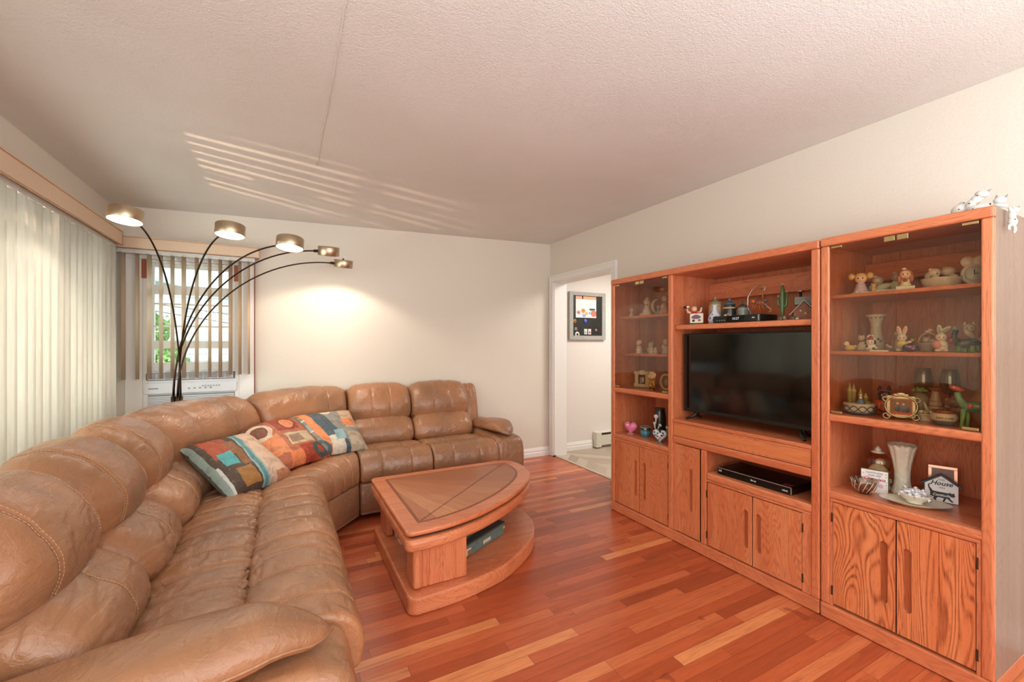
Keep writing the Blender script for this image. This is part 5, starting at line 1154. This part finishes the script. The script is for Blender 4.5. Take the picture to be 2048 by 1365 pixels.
MB().lathe([(.032, 0), (.036, .004), (.030, .008), (.052, .024), (.068, .046), (.070, .05), (.067, .05), (.050, .028), (.02, .014)], (0, 0, 0), 64, sx=1, sy=.8, wob=lambda a, t: 1+(.02*abs(math.sin(a*5)) if .4 < t < .85 else 0)).build('dish', MATS['cream_china'], pb, world=False)
wr_ = flat('ECECEC', .25, coat=.4, name='cellophane', var=.02); bl = flat('6A7C98', .5, name='mint_stripe')
def mint(i, x, y, z):
    b = MB(); b.ell((0, 0, 0), (.0125, .0125, .007), 0, (0, 0, 0), 12, 6)
    for s in (-1, 1): b.lathe([(.002, 0), (.009, .010)], (0, 0, 0), 8, 0, M=Matrix.Rotation(s*PI/2, 4, 'Y') @ Matrix.Translation((0, 0, .012)))
    for a in (0, 2.1, 4.2): b.ell((.006*math.cos(a), .006*math.sin(a), .0055), (.004, .002, .0018), 1, (0, 0, a), 6, 4)
    o = b.build('wrapped_mint', [wr_, bl], None, keep=True); return o
m0 = mint(0, 0, 0, 0); rs = random.Random(5); k = 0
for ring, n, zz in ((.034, 7, .034), (.016, 4, .042), (.027, 5, .047), (.008, 2, .053)):
    for j in range(n):
        a = 2*PI*j/n+ring*40; o = m0 if k == 0 else m0.copy()
        if k: COL.objects.link(o)
        x, y = ring*math.cos(a), ring*math.sin(a)*.78; R = math.radians(-70)
        o.location = (2.36+x*math.cos(R)-y*math.sin(R), .815+x*math.sin(R)+y*math.cos(R), SC_+.0085+zz)
        o.rotation_euler = (rs.uniform(-.5, .5), rs.uniform(-.5, .5), rs.uniform(0, 6)); k += 1
        tag(o, 'white cellophane-wrapped mint heaped in the small cream bowl', 'mint', 'wrapped mints in the cream bowl')
# house shaped sign
sg = thing('house_sign', 'white house-shaped sign with a black roof and black cat silhouette', 'sign', (2.50, .775, SC_), math.radians(-72))
def pr_(pts, y0, y1, mat, name, par, lean=.10, bev=0):
    b = MB().prism([(x*.01, z*.01) for x, z in pts], y0*.01, y1*.01, fn=lambda a, bb, c: (a, c+bb*lean, bb)); return b.build(name, mat, par, world=False, bev=bev)
wht = flat('EFEDEC', .5, name='sign_white', var=.01); bks = flat('1E1E1E', .5, name='sign_black')
pr_([(-6, .2), (6, .2), (6, 9.2), (0, 13.6), (-6, 9.2)], 0, .9, wht, 'board', sg)
pr_([(-6.2, .0), (6.2, .0), (6.2, .3), (-6.2, .3)], -.05, .9, bks, 'edge', sg)
pr_([(-6.25, .0), (-5.95, .0), (-5.95, 9.2), (-6.25, 9.2)], -.05, .9, bks, 'edge', sg)
pr_([(-7.4, 8.8), (0, 14.0), (7.4, 8.8), (7.4, 7.7), (0, 13.0), (-7.4, 7.7)], -.5, 1.3, bks, 'roof', sg)
catp = [(-4.3, 1.2), (-4.0, .9), (-3.6, 1.0), (-3.3, 2.2), (-2.6, 2.6), (-2.9, 1.4), (-2.2, .7), (-1.7, .8), (-1.9, 1.5), (-1.2, 2.4), (.9, 2.3), (.7, 1.3), (.4, .6), (1.0, .5), (1.3, 1.0), (1.9, 2.4), (3.6, .9), (4.2, .8), (4.2, 1.2), (3.0, 2.6), (3.3, 3.4), (4.3, 3.3), (4.9, 3.8), (4.7, 4.6), (4.5, 5.5), (4.0, 5.0), (3.5, 5.0), (3.1, 5.6), (2.8, 5.0), (1.6, 5.0), (-1.5, 5.1), (-3.0, 5.2), (-3.4, 5.8), (-4.3, 7.2), (-4.2, 8.1), (-3.4, 8.4), (-3.4, 8.7), (-4.4, 8.5), (-4.9, 7.4), (-4.4, 5.9), (-4.0, 4.6), (-3.9, 3.2), (-4.4, 2.4)]
pr_(catp, -.12, .0, bks, 'cat_motif', sg)
def stext(body, size, x, z, sh, col, y=-.0016, bold=0):
    return text_obj('lettering', body, size, (x, y+z*.10, z), (PI/2-.0997, 0, 0), col, sg, world=False, shear=sh, bold=bold)
stext('THIS', .012, 0, .110, 0, bks); stext('House', .030, 0, .0925, .35, bks, bold=.0006); stext('HAS', .012, .003, .0715, 0, bks); stext('Cattitude', .0165, .0, .036, .3, wht, -.0026, bold=.0003)
cf = thing('copper_frame', 'pink copper picture frame standing behind the house-shaped sign', 'picture frame', (2.565, .790, SC_), math.radians(-72))
cop = flat('D09A80', .25, metal=.8, name='rose_copper')
for pts in ([(-5.4, 0), (5.4, 0), (5.4, 1.4), (-5.4, 1.4)], [(-5.4, 15), (5.4, 15), (5.4, 16.4), (-5.4, 16.4)]): pr_(pts, 0, 1, cop, 'rail', cf, .1, .001)
for pts in ([(-5.4, 1.4), (-4, 1.4), (-4, 15), (-5.4, 15)], [(4, 1.4), (5.4, 1.4), (5.4, 15), (4, 15)]): pr_(pts, 0, 1, cop, 'stile', cf, .1, .001)
pr_([(-4, 1.4), (4, 1.4), (4, 15), (-4, 15)], .4, .9, flat('8A6450', .4), 'photo', cf)
# --- left curio
P1, P2, P3, P4 = 1.4965, 1.2135, .953, .598
orn('child_figurine', 'tiny pale child figurine alone at the left of the top left shelf', 'figurine', (2.36, 2.50, P1), {'body': [('l', (0, 0, 0), [(1.5, 0), (1.3, 1.6), (.7, 3.2)], 'D8CFC6')], 'head': face(0, -.1, 4.6, 1.3, 'E0CCBA') + [E_(0, .3, 5, 1.35, 1.2, 1.2, 'CFC4B4')]})
orn('bride_figurine', 'white gowned figurine with a veil trailing to one side on the top left shelf', 'figurine', (2.39, 2.375, P1), {'gown': [('l', (0, 0, 0), [(4.2, 0), (3.6, 1.4), (2.2, 4.2), (1.2, 6.6), (1.5, 8)], 'DCCFC4'), E_(-3.6, 0, 1.2, 2.2, 1.6, 1, 'DCCFC4'), ('t', [(1.4, -.4, 7.6), (1.8, -1.8, 5.8), (.4, -2.2, 5.6)], .6, 'E8D0C0')], 'head': face(0, -.2, 10.2, 2, 'E6CDBB'), 'hair': [E_(0, .5, 10.8, 2.3, 1.9, 2, 'C9A88C'), E_(.4, .3, 12.9, 1.2, .9, .7, 'E0D6CC'), E_(1.8, .6, 9.2, .9, .8, 1.8, 'C9A88C')]})
orn('moon_figurine', 'beige crescent moon figurine with a small girl on the top left shelf', 'figurine', (2.44, 2.315, P1), {'moon': [('t', [(3.6*math.cos(a)-.2, 0, 7+4.6*math.sin(a)) for a in [1.3+i*.28 for i in range(13)]], [.3+1.1*math.sin(PI*i/12) for i in range(13)], 'C8B494'), ('l', (0, 0, 0), [(3, 0), (2.6, 1), (1.6, 2.4)], 'B8B0A0')], 'girl': [('l', (1.2, -.8, 1.6), [(1.6, 0), (1.2, 2), (.6, 3.4)], '9CA0AC')] + face(1.2, -1, 6, 1.2, 'E2C8B4')})
orn('mother_figurine', 'tall pinkish figurine partly hidden by the divider on the top left shelf', 'figurine', (2.38, 2.19, P1), {'gown': [('l', (0, 0, 0), [(3.6, 0), (3.4, 2.4), (2.4, 5.4), (1.4, 8.4)], 'CFA898'), E_(-.4, -2.4, 5.4, 1.6, 1.2, 1.8, 'D8B8A8')], 'head': face(0, -.2, 11, 2, 'DCC2AE') + [E_(0, .5, 11.6, 2.2, 1.9, 2, 'B8AE98')]})
orn('bride_figurine', 'white standing figurine holding a bouquet, left on the second left shelf', 'figurine', (2.37, 2.43, P2), {'gown': [('l', (0, 0, 0), [(2.9, 0), (2.7, .6), (2, .9), (2.3, 3), (1.4, 6)], 'DCD4CA'), E_(.4, -2, 4.4, 1, .8, .9, 'E8DCD0')], 'head': face(0, -.3, 8.2, 1.8, 'E6D0BE') + [E_(0, .5, 8.8, 2, 1.7, 1.8, 'D4C0A8'), E_(-1.6, .3, 7.4, .7, .7, 1.3, 'D4C0A8')]})
orn('kneeling_figurine', 'kneeling child figurine with a pale green cap on the second left shelf', 'figurine', (2.42, 2.365, P2), {'body': [E_(0, 0, 2.4, 2.8, 2.2, 2.4, 'C8B8A8'), ('t', [(-1, -1, 4), (1.2, -2.2, 3.4)], [1, .6], 'D8C8B8')], 'head': face(.6, -.6, 6.4, 1.9, 'DCC4B0') + [E_(.8, .3, 7.4, 2.1, 1.9, 1.6, 'BCC09A'), E_(1.6, .6, 9, .7, .7, .6, 'BCC09A')]})
orn('puppies_figurine', 'little white figurine of huddled puppies beside the kneeling child', 'figurine', (2.36, 2.275, P2), {'base': [('l', (0, 0, 0), [(3.4, 0), (3.3, .5), (0, .6)], 'E2DACE')], 'puppy': [E_(-1.3, 0, 1.9, 1.4, 1.2, 1.4, 'DCD2C6')] + face(-1.3, -.5, 3.9, 1.1, 'E2D6CA') + ears_cat(-1.3, -.2, 3.8, 1.1, 'C8B4A4'), 'puppy2': [E_(1.4, 0, 1.8, 1.3, 1.2, 1.3, 'D8C8BC')] + face(1.4, -.5, 3.7, 1.1, 'DECEC0') + ears_cat(1.4, -.2, 3.6, 1.1, 'C8B4A4')})
orn('angel_figurine', 'cream curly-haired angel figurine at the right of the second left shelf', 'figurine', (2.41, 2.205, P2), {'body': [('l', (0, 0, 0), [(3, 0), (2.8, 1.4), (1.8, 4.4), (1.2, 6)], 'CFC4B2'), E_(-2.2, .8, 5, 1.4, .5, 1.8, 'D8CDBC'), E_(2.2, .8, 5, 1.4, .5, 1.8, 'D8CDBC')], 'head': face(0, -.3, 8.4, 1.9, 'DCC6B0') + [E_(1.9*math.cos(i), .4, 8.9+1.6*math.sin(i), .9, .9, .9, 'C4AC88') for i in (0, .8, 1.6, 2.4, 3.1)]})
orn('photo_frame', 'cream wavy-edged picture frame with a dark photo on the lower left glass shelf', 'picture frame', (2.39, 2.42, P3), {'frame': [('b', (-4.2, 0, 6.4), (2.6, .8, 11), 'D6C8AC'), ('b', (4.2, 0, 6.4), (2.6, .8, 11), 'D6C8AC'), ('b', (0, 0, 11.2), (8.6, .8, 2.4), 'D6C8AC'), ('b', (0, 0, 1.8), (8.6, .8, 2.2), 'D6C8AC'), E_(0, 0, 12.4, 2.6, .5, 1.1, 'D6C8AC'), E_(-5.2, 0, 2, 1.4, .5, 1.6, 'D6C8AC'), E_(5.2, 0, 2, 1.4, .5, 1.6, 'D6C8AC'), E_(-5.2, 0, 11.2, 1.3, .5, 1.3, 'D6C8AC'), E_(5.2, 0, 11.2, 1.3, .5, 1.3, 'D6C8AC')],
 'photo': [('b', (0, .1, 6.5), (6.2, .4, 7.6), '3A302A'), E_(-.6, -.15, 5.6, 1.4, .1, 2.4, '8A8A8A'), E_(.8, -.15, 6.2, 1, .1, 2, 'C8B8A8')]}, bev=0)
orn('gold_clock', 'small gold filigree clock standing left of the oval frame', 'clock', (2.345, 2.275, P3), {'body': [('l', (0, 0, 0), [(1.6, 0), (1.8, .4), (.5, 1), (.4, 1.8)], 'MC8A060'), ('b', (0, 0, 4.8), (5, 1, 5.6), 'MC8A060'), ('o', (0, -.5, 4.2), 1.4, .3, 'ME8C890'), ('o', (-1.5, -.5, 6.2), .8, .25, 'ME8C890'), ('o', (1.5, -.5, 6.2), .8, .25, 'ME8C890')], 'dial': [('o', (0, 0, 10.6), 2.7, .5, 'ME0C080'), E_(0, 0, 10.6, 2.3, .4, 2.3, 'E8E0D0'), ('b', (0, -.45, 11.1), (.2, .1, 1.4), '201810')]})
orn('oval_frame', 'oval tan picture frame leaning by the divider on the lower left glass shelf', 'picture frame', (2.40, 2.195, P3), {'frame': [('o', (0, 0, 6.2), (3.9, 5.3), .95, 'BFA888')], 'photo': [E_(0, .1, 6.2, 3.2, .3, 4.6, '6E4E3C'), E_(0, -.15, 6, 1.4, .2, 2.4, 'B08C74')]})
def heart_shape(name, label, loc, c1, c2, c3, w, th=2.2, rz=-70, spots=()):
    pts = [(w*16*math.sin(t)**3/16, w*(13*math.cos(t)-5*math.cos(2*t)-2*math.cos(3*t)-math.cos(4*t))/16) for t in [2*PI*i/48 for i in range(48)]]
    r = thing(name, label, 'ornament', loc, math.radians(rz)); zb = -min(p[1] for p in pts)
    b = MB(); rows = []
    for k in range(9):
        t = (k/8-.5)*2; f = math.sqrt(max(0, 1-t*t))**.7; rows.append([(x*.01*max(f, .02), t*th*.01/1, (z*max(f, .02)+zb)*.01) for x, z in pts])
    b.grid(rows, 0, closed_v=True); b.build('body', porc(c1, .12), r, world=False)
    o = parse([('t', [(x*1.0, 0, z+zb+.0) for x, z in pts+pts[:1]], .16, c2)]); bb, mm = o; bb.v = [tuple(q*.01 for q in v) for v in bb.v]; bb.build('rim', mm, r, world=False)
    sh = [E_(x*w, -th*(1-.3*(x*x+(z-.2)**2)), zb+z*w, rr*w, .25, rr*w, c) for x, z, rr, c in spots] or [E_(-w*.35, -th*.8, zb+w*.35, w*.25, .3, w*.14, c3)]  # without spots, a pale oval paints a highlight on the upper lobe
    bb, mm = parse(sh); bb.v = [tuple(q*.01 for q in v) for v in bb.v]; bb.build('painting', mm, r, world=False)
    bb, mm = parse([('b', (-w*.3, 0, .35), (.5, 2.4, .7), c2), ('b', (w*.3, 0, .35), (.5, 2.4, .7), c2), ('b', (0, 0, .5), (w*.7, .8, .5), c2)]); bb.v = [tuple(q*.01 for q in v) for v in bb.v]; bb.build('stand', mm, r, world=False)
heart_shape('glass_heart', 'shiny pink heart ornament at the left of the lower left counter', (2.335, 2.482, P4), 'E878A4', 'D8A8B4', 'F8C8D8', 4.9)
heart_shape('painted_heart', 'painted heart ornament with black and white stripes and blue flowers', (2.305, 2.165, P4), 'D8D8D8', '5A8A98', 'FFFFFF', 5.0, spots=[(-.6, .4, .16, '3A8AA0'), (-.35, .0, .15, '4AA0A8'), (-.6, -.0, .12, '8A4A3A'), (-.15, .3, .12, '2A5A6A'), (-.1, -.1, .11, 'A03A5A'), (.25, .55, .14, '16181A'), (.6, .4, .14, '16181A'), (.45, .05, .15, '16181A'), (.2, -.3, .13, '3A8AA0'), (0, -.6, .12, 'A0522C'), (.7, .15, .1, '202224')])
orn('lily_vase', 'tall black vase painted with white calla lilies on the lower left counter', 'vase', (2.45, 2.30, P4), {'body': [('l', (0, 0, 0), [(3.6, 0), (4.2, 2), (4.5, 8), (4.4, 15), (3.8, 19), (3.4, 20.6), (3.9, 21.4), (3.4, 21.4)], '1C211C')], 'lily': [E_(-1, -4.3, 15.6, 1.7, .4, 1.5, 'E4DCD0'), ('t', [(-1, -4.4, 14.4), (-1.2, -4.5, 10)], [.8, .2], 'E4DCD0'), E_(-2.2, -4.0, 10.4, 1.2, .4, 1.2, 'E4DCD0'), ('t', [(-2.2, -4.1, 9.6), (-1.6, -4.2, 5)], [.7, .2], 'E4DCD0'), E_(1.8, -4.1, 9.6, 1.4, .4, .9, 'E4DCD0', (0, .6, 0)), ('t', [(1.4, -4.3, 9), (0, -4.4, 5.4)], [.6, .2], 'D8D8C0'), ('t', [(1.6, -4.2, 2), (2.8, -3.7, 6.4)], [.8, .2], '4E7A3A')]})
orn('candle_jar', 'blue candle in a lidless glass jar left of the lily vase', 'candle', (2.37, 2.365, P4), {'wax': [('l', (0, 0, 0), [(3.5, .3), (3.6, .6), (3.6, 4.4), (0, 4.4)], '5FA8C0')], 'jar': [('l', (0, 0, 0), [(3.4, 0), (3.8, .5), (3.8, 6.4), (3.6, 7), (3.5, 6.4), (3.65, .6)], 'GD8ECE8')], 'rim': [('t', [(3.75*math.cos(a), 3.75*math.sin(a), 7.1) for a in [2*PI*i/24 for i in range(25)]], .18, 'A8B8AC')]})
orn('plant_pot', 'olive green pot with a cream rim, half hidden behind the divider', 'pot', (2.45, 2.18, P4), [('l', (0, 0, 0), [(3.6, 0), (4.4, 4), (4.9, 9), (4.5, 9)], '6F7440'), ('l', (0, 0, 8.6), [(4.9, 0), (5.1, .9), (4.6, .9)], 'D8CDB0')])
# --- shelf above the television
M1 = 1.4105
jb_ = orn('juggler_figurine', 'figurine of a man in a red shirt raising both arms behind a white lettered board', 'figurine', (2.335, 1.893, M1), {
 'base': [('b', (.4, 0, .3), (10, 5.4, .6), '2A3028')], 'leg': [('t', [(-2.8, .4, .5), (-2.6, .4, 3)], [1.0, .9], '202020')], 'shirt': [('l', (-1, .4, 3), [(2.6, 0), (2.8, 2.6), (2.5, 4.2), (1.2, 5.6)], 'B83430')],
 'arm': [('t', [(-2.8, .4, 7.6), (-5, .2, 8.2), (-5.6, 0, 10.6)], [.9, .8, .6], 'DDB092')], 'arm2': [('t', [(.8, .4, 7.6), (3, .2, 8.2), (3.6, 0, 10.8)], [.9, .8, .6], 'DDB092')], 'head': [E_(-1, .2, 10, 1.8, 1.6, 1.9, 'DDB092'), E_(-1, .9, 10.6, 1.7, 1.3, 1.6, 'B8785A')],
 'weight': [E_(-6.6, 0, 11.4, 1.4, .8, .9, '1E1C1C'), E_(-5, 0, 11.6, 1, .7, .7, 'E8E4DC'), E_(3.8, 0, 11.9, 1.3, .8, .7, '6A4038')], 'board': [('b', (1.4, -2.4, 3.9), (8, .8, 6), 'E0D8C6'), E_(1.2, -2.9, 4.6, 3, .2, 1.2, '6A5A70'), E_(1.2, -2.95, 5.6, 1.6, .2, .5, 'B03A3A'), E_(-.4, -2.9, 2.4, .9, .2, .8, '3A3430'), E_(3.2, -2.9, 2.6, .9, .2, .6, '8A4A30')]})
def stein(label, loc, body, bands, lid, k=1.0, sp=()):
    return orn('beer_stein', label, 'stein', loc, {'body': [('l', (0, 0, 0), [(3.9, 0), (4.1, .8), (3.7, 1.6), (3.9, 3), (4.1, 7.5), (3.9, 11), (3.4, 12.4), (3.5, 13)], body)] + [('l', (0, 0, z), [(r, 0), (r+.2, .3), (r+.2, .9), (r, 1.2)], c) for z, r, c in bands],
      'painting': [E_(x, -math.sqrt(max(.1, 16.2-x*x)), z, rr, .4, rr*1.1, c) for x, z, rr, c in sp] or [E_(0, -4, 5, 1, .3, 1, body)], 'handle': [('t', [(3.6, .6, 10.6), (5.6, .8, 9.6), (5.8, .8, 5.6), (3.8, .6, 3.4)], .55, body)],
      'lid': [('l', (0, 0, 13), [(3.7, 0), (3.8, .5), (3, 1.4), (1.6, 2.2), (1.1, 2.6), (.5, 3.2), (.9, 3.8), (.4, 4.8), (.05, 5.4)], lid)]}, sc=.01*k)
stein('tall tan stein with red leaf painting and a pewter lid, leftmost of the three steins', (2.46, 1.845, M1), 'B5A684', [(2.2, 3.85, '8A7A58'), (11, 3.8, 'C89A6C')], '8C8468', 1.02, ((-.6, 7, 1.3, '7A2E28'), (.6, 5.4, 1.1, '8A3A30'), (-1.4, 4.6, .9, '4A5A40'), (1.2, 8.2, .8, '5A3A30')))
stein('dark stein with hunting dogs painted round it and a green-blue lid, middle of the three', (2.47, 1.752, M1), '2E3432', [(10.2, 3.9, 'D09A68'), (1.6, 3.7, '8A7A60')], '4C6870', .93, ((-1.4, 5.4, 1.1, 'D8CDB8'), (.2, 6.4, .9, 'B07A40'), (1.5, 5, 1.1, 'D8CDB8'), (.2, 4, 1.0, 'E0D6C4')))
stein('short grey-green stein with a dark pewter lid, rightmost of the three', (2.47, 1.665, M1), '7C8478', [(10.8, 3.7, '9A9C88')], '3E4640', .76, ((-.6, 5.6, 1, '5A6458'), (1.8, 4.4, .9, '9A9C90')))
orn('china_vase', 'small blue and white bottle vase left of the cable box', 'vase', (2.365, 1.778, M1), {'body': [('l', (0, 0, 0), [(2.6, 0), (3.6, 1.4), (3.9, 3.2), (3.0, 5.6), (1.5, 8), (1.2, 10), (1.6, 11.8), (1.4, 11.8)], 'C8CAD2')], 'pattern': [E_(x, y, z, r, r*.5, r, '5A5C9A') for x, y, z, r in ((-1.5, -3.3, 3.4, .8), (.6, -3.6, 2.4, .8), (1.6, -3, 4.2, .6), (-.4, -2.9, 5.6, .5))]})
orn('hanging_tiger', 'orange striped wire creature ornament hanging from a tall curved hook stand', 'ornament', (2.52, 1.60, M1), {
 'stand': [('l', (-2, 0, 0), [(4, 0), (4, .3), (0, .5)], 'B0A498'), ('t', [(-2, 0, .4), (-3.4, 0, 5), (-5.6, 0, 10), (-5.4, 0, 16), (-3.2, 0, 20.4), (-.4, 0, 22.6), (2.2, 0, 23), (4, 0, 21.6), (3.6, 0, 19.8), (2.2, 0, 19.6), (1.8, 0, 20.8)], .36, 'MB8B0A4')],
 'creature': [('t', [(2.6, 0, 19.4), (2.6, 0, 14)], .35, 'C87A3A'), E_(1, 0, 12.4, 2.6, 1.2, 1.3, 'C87038'), E_(-2.6, 0, 13.4, 1.3, 1, 1.3, 'C87038'), E_(3.8, 0, 13.6, 1.8, .9, .9, '6A6058'), E_(4.2, 0, 11, 1.2, .8, 1, '7A7068')] + limbs([((-1, 0, 11.6), (-2.4, 0, 7.2)), ((.6, 0, 11.4), (1.2, 0, 7.4)), ((2, 0, 11.4), (3.6, 0, 7.6)), ((-2, .4, 12), (-4.2, .4, 8))], .45, 'B8602E') + [('b', (x, -1.05, 12.6), (.4, .5, 1.8), '2A201A', (0, .3, 0)) for x in (-.4, .8, 2)], 'tail': [('t', [(3, 0, 12), (5.4, 0, 9.4), (6.8, 0, 8.2), (7, 0, 7), (5.8, 0, 6.6)], .35, 'D8A070')]})
orn('cactus_figurine', 'slim green saguaro cactus ornament on a rocky foot', 'ornament', (2.50, 1.443, M1), {
 'trunk': [('l', (0, 0, 2), [(1.5, 0), (1.4, 4), (1.7, 9), (1.8, 13), (1.4, 17), (.6, 19), (0, 19.4)], '5E7A48'), ('t', [(-1, 0, 9), (-2.8, 0, 10), (-3.0, 0, 12), (-2.9, 0, 14.4)], [.9, 1, .95, .5], '5E7A48'), ('t', [(1, 0, 8.4), (2.7, 0, 9.6), (3, 0, 13), (2.9, 0, 16.6)], [.9, 1, .95, .5], '5E7A48')],
 'flower': [E_(0, 0, 21.4, .5, .5, .5, 'E0C8A8'), E_(-2.9, 0, 14.9, .45, .45, .45, 'E8D8C0'), E_(2.9, 0, 17.2, .45, .45, .45, 'E0C8A8')], 'rock': [E_(2.2*math.cos(i*1.1), 1.8*math.sin(i*1.1), 1.3+.5*(i % 3), 1.3, 1.2, 1.2, ['B89A80', '9A7E66', 'C8AE94'][i % 3]) for i in range(8)]})
bh = thing('birdhouse_ornament', 'small brown barn-like house ornament with grey roof and a tall tin chimney', 'ornament', (2.44, 1.300, M1), math.radians(-58))
rf = flat('9C9A92', .45, bump=.3, scale=60, var=.1, name='tin_roof'); bwn = flat('8C5636', .6, bump=.2, scale=40, var=.15, name='barn_brown')
def pz(pts, y0, y1, mat, name): return MB().prism([(x*.01, z*.01) for x, z in pts], y0*.01, y1*.01, fn=lambda a, bb, c: (a, c, bb)).build(name, mat, bh, world=False)
pz([(-4.6, 0), (4.6, 0), (4.6, 4.4), (0, 9.6), (-4.6, 4.4)], -4, 4.2, bwn, 'wall_panel')
pz([(-6.6, 2.6), (0, 10.1), (6.6, 2.6), (6.6, 3.1), (0, 10.8), (-6.6, 3.1)], -5, 5, rf, 'roof')
MB().box(-.04, .05, -.02, .05, .085, .125).build('roof_block', flat('7C7C6C', .5, name='roof_block'), bh, world=False)
MB().lathe([(.007, .10), (.007, .152), (.022, .153), (.024, .158), (.0, .163)], (-.012, 0, 0), 16).build('chimney', flat('B8B8B8', .25, metal=1, name='tin'), bh, world=False)
bb, mm = parse([E_(-1.5, -4.2, 5, .5, .3, .5, 'C8C8B0'), E_(.6, -4.2, 3.6, .5, .3, .5, 'C8C8B0'), E_(-4.6, -4.6, 1.1, 1.6, .8, 1.1, '5A6448'), E_(-3, -5, .8, .9, .7, .8, 'D8D0B8')]); bb.v = [tuple(q*.01 for q in v) for v in bb.v]; bb.build('trimming', mm, bh, world=False)
# --- white cats on top of the curio and hanging off its side
TZ = 1.784
wc = 'D2CFC9'; gy = '8A8580'
orn('cat_figurine', 'white spotted cat figurine curled at the left on top of the curio cabinet', 'figurine', (2.33, .668, TZ), {'body': [E_(0, 0, 2.0, 2.3, 1.8, 2.3, wc), E_(.6, .8, 3.4, 1.4, 1.2, 1.8, wc), E_(-.4, -1.7, 2.2, .22, .2, .22, '201E1C'), E_(.8, -1.5, 4.3, .2, .2, .2, '201E1C')], 'tail': [('t', [(.4, 0, 4.6), (1.2, 0, 5.8)], [.35, .15], wc)]}, sc=.011)
orn('cat_figurine', 'white cat figurine with dark ear tips bending forward, tallest on the curio top', 'figurine', (2.33, .640, TZ), {
 'body': [E_(0, 0, 2.6, 1.5, 1.6, 2.7, wc, (0, .25, 0)), E_(1.4, 0, 4.8, 1.5, 1.4, 1.8, wc, (0, .6, 0)), E_(-.3, -1.5, 3.6, .22, .2, .22, '201E1C'), E_(.3, -1.4, 1, .22, .2, .22, '201E1C')], 'head': [E_(2.8, -.2, 6.4, 1.8, 1.5, 1.35, wc, (0, .25, 0)), E_(1.6, -1.5, 5.9, .2, .15, .2, '201E1C')], 'ear': [('t', [(3.8, 0, 6.9), (5.0, 0, 7.7)], [.45, .12], gy)], 'ear2': [('t', [(3.2, -.2, 5.4), (2.6, -.4, 4.4)], [.45, .12], wc)]}, sc=.011)
orn('cat_figurine', 'white cat figurine lying flat along the front edge of the curio top', 'figurine', (2.31, .598, TZ), {
 'body': [E_(-1, 0, 1.2, 3.0, 1.4, 1.25, wc), E_(-2.6, -1.1, .9, .25, .2, .25, '201E1C'), E_(1.4, -.7, 1.9, .22, .2, .3, '201E1C')], 'head': [E_(3.6, 0, 2.8, 1.6, 1.4, 1.25, wc)], 'ear': [('l', (2.9, 0, 3.6), [(.5, 0), (.05, 1.2)], gy)], 'ear2': [('t', [(4.7, 0, 3.3), (5.4, 0, 4.4)], [.45, .1], gy)], 'paw': [('t', [(2, -.6, 1.4), (4, -.8, .8), (5.2, -.6, .55)], [.7, .6, .5], wc)]}, sc=.011)
orn('cat_figurine', 'white cat figurine dangling by its front paws down the side of the curio cabinet', 'figurine', (2.345, .534, 1.700), {
 'body': [E_(0, 0, 3.0, 1.3, 1.2, 1.7, wc), E_(-.2, 0, 5.2, 1.0, 1.0, 2.0, wc, (0, -.1, 0)), E_(-.6, -1.05, 3.6, .2, .2, .2, '201E1C')], 'head': [E_(1.0, 0, 7.2, 1.2, 1.1, 1.0, wc), ('t', [(1.8, 0, 7.6), (2.8, 0, 8.6)], [.4, .1], gy), ('t', [(.4, 0, 7.9), (.2, 0, 8.8)], [.35, .1], wc)],
 'front_leg': [('t', [(-.6, 0, 6.4), (-1.0, 0, 7.6), (-1.2, .3, 8.1)], [.55, .5, .4], wc)], 'back_leg': [('t', [(-.5, 0, 2.2), (-1.5, 0, 1.6), (-1.6, 0, .1)], [.6, .5, .4], wc)], 'tail': [('t', [(.7, 0, 1.6), (1.0, 0, .2), (.5, 0, -.9)], [.5, .5, .3], wc)]}, sc=.0105, rz=-20)

for n_, k_ in (('serving_platter', .76), ('candy_bowl', .80), ('house_sign', .86), ('copper_frame', .86), ('snow_globe', 1.12)):
    bpy.data.objects[n_].scale = (k_,)*3
bpy.data.objects['relief_vase'].scale = (.76, .76, 1.09)
bpy.data.objects['cactus_figurine'].scale = (.72, .8, 1)
for n_, k_ in (('bathtub_figurine', .86), ('mouse_clock', .88), ('photo_frame', .93)): bpy.data.objects[n_].scale = (k_,)*3
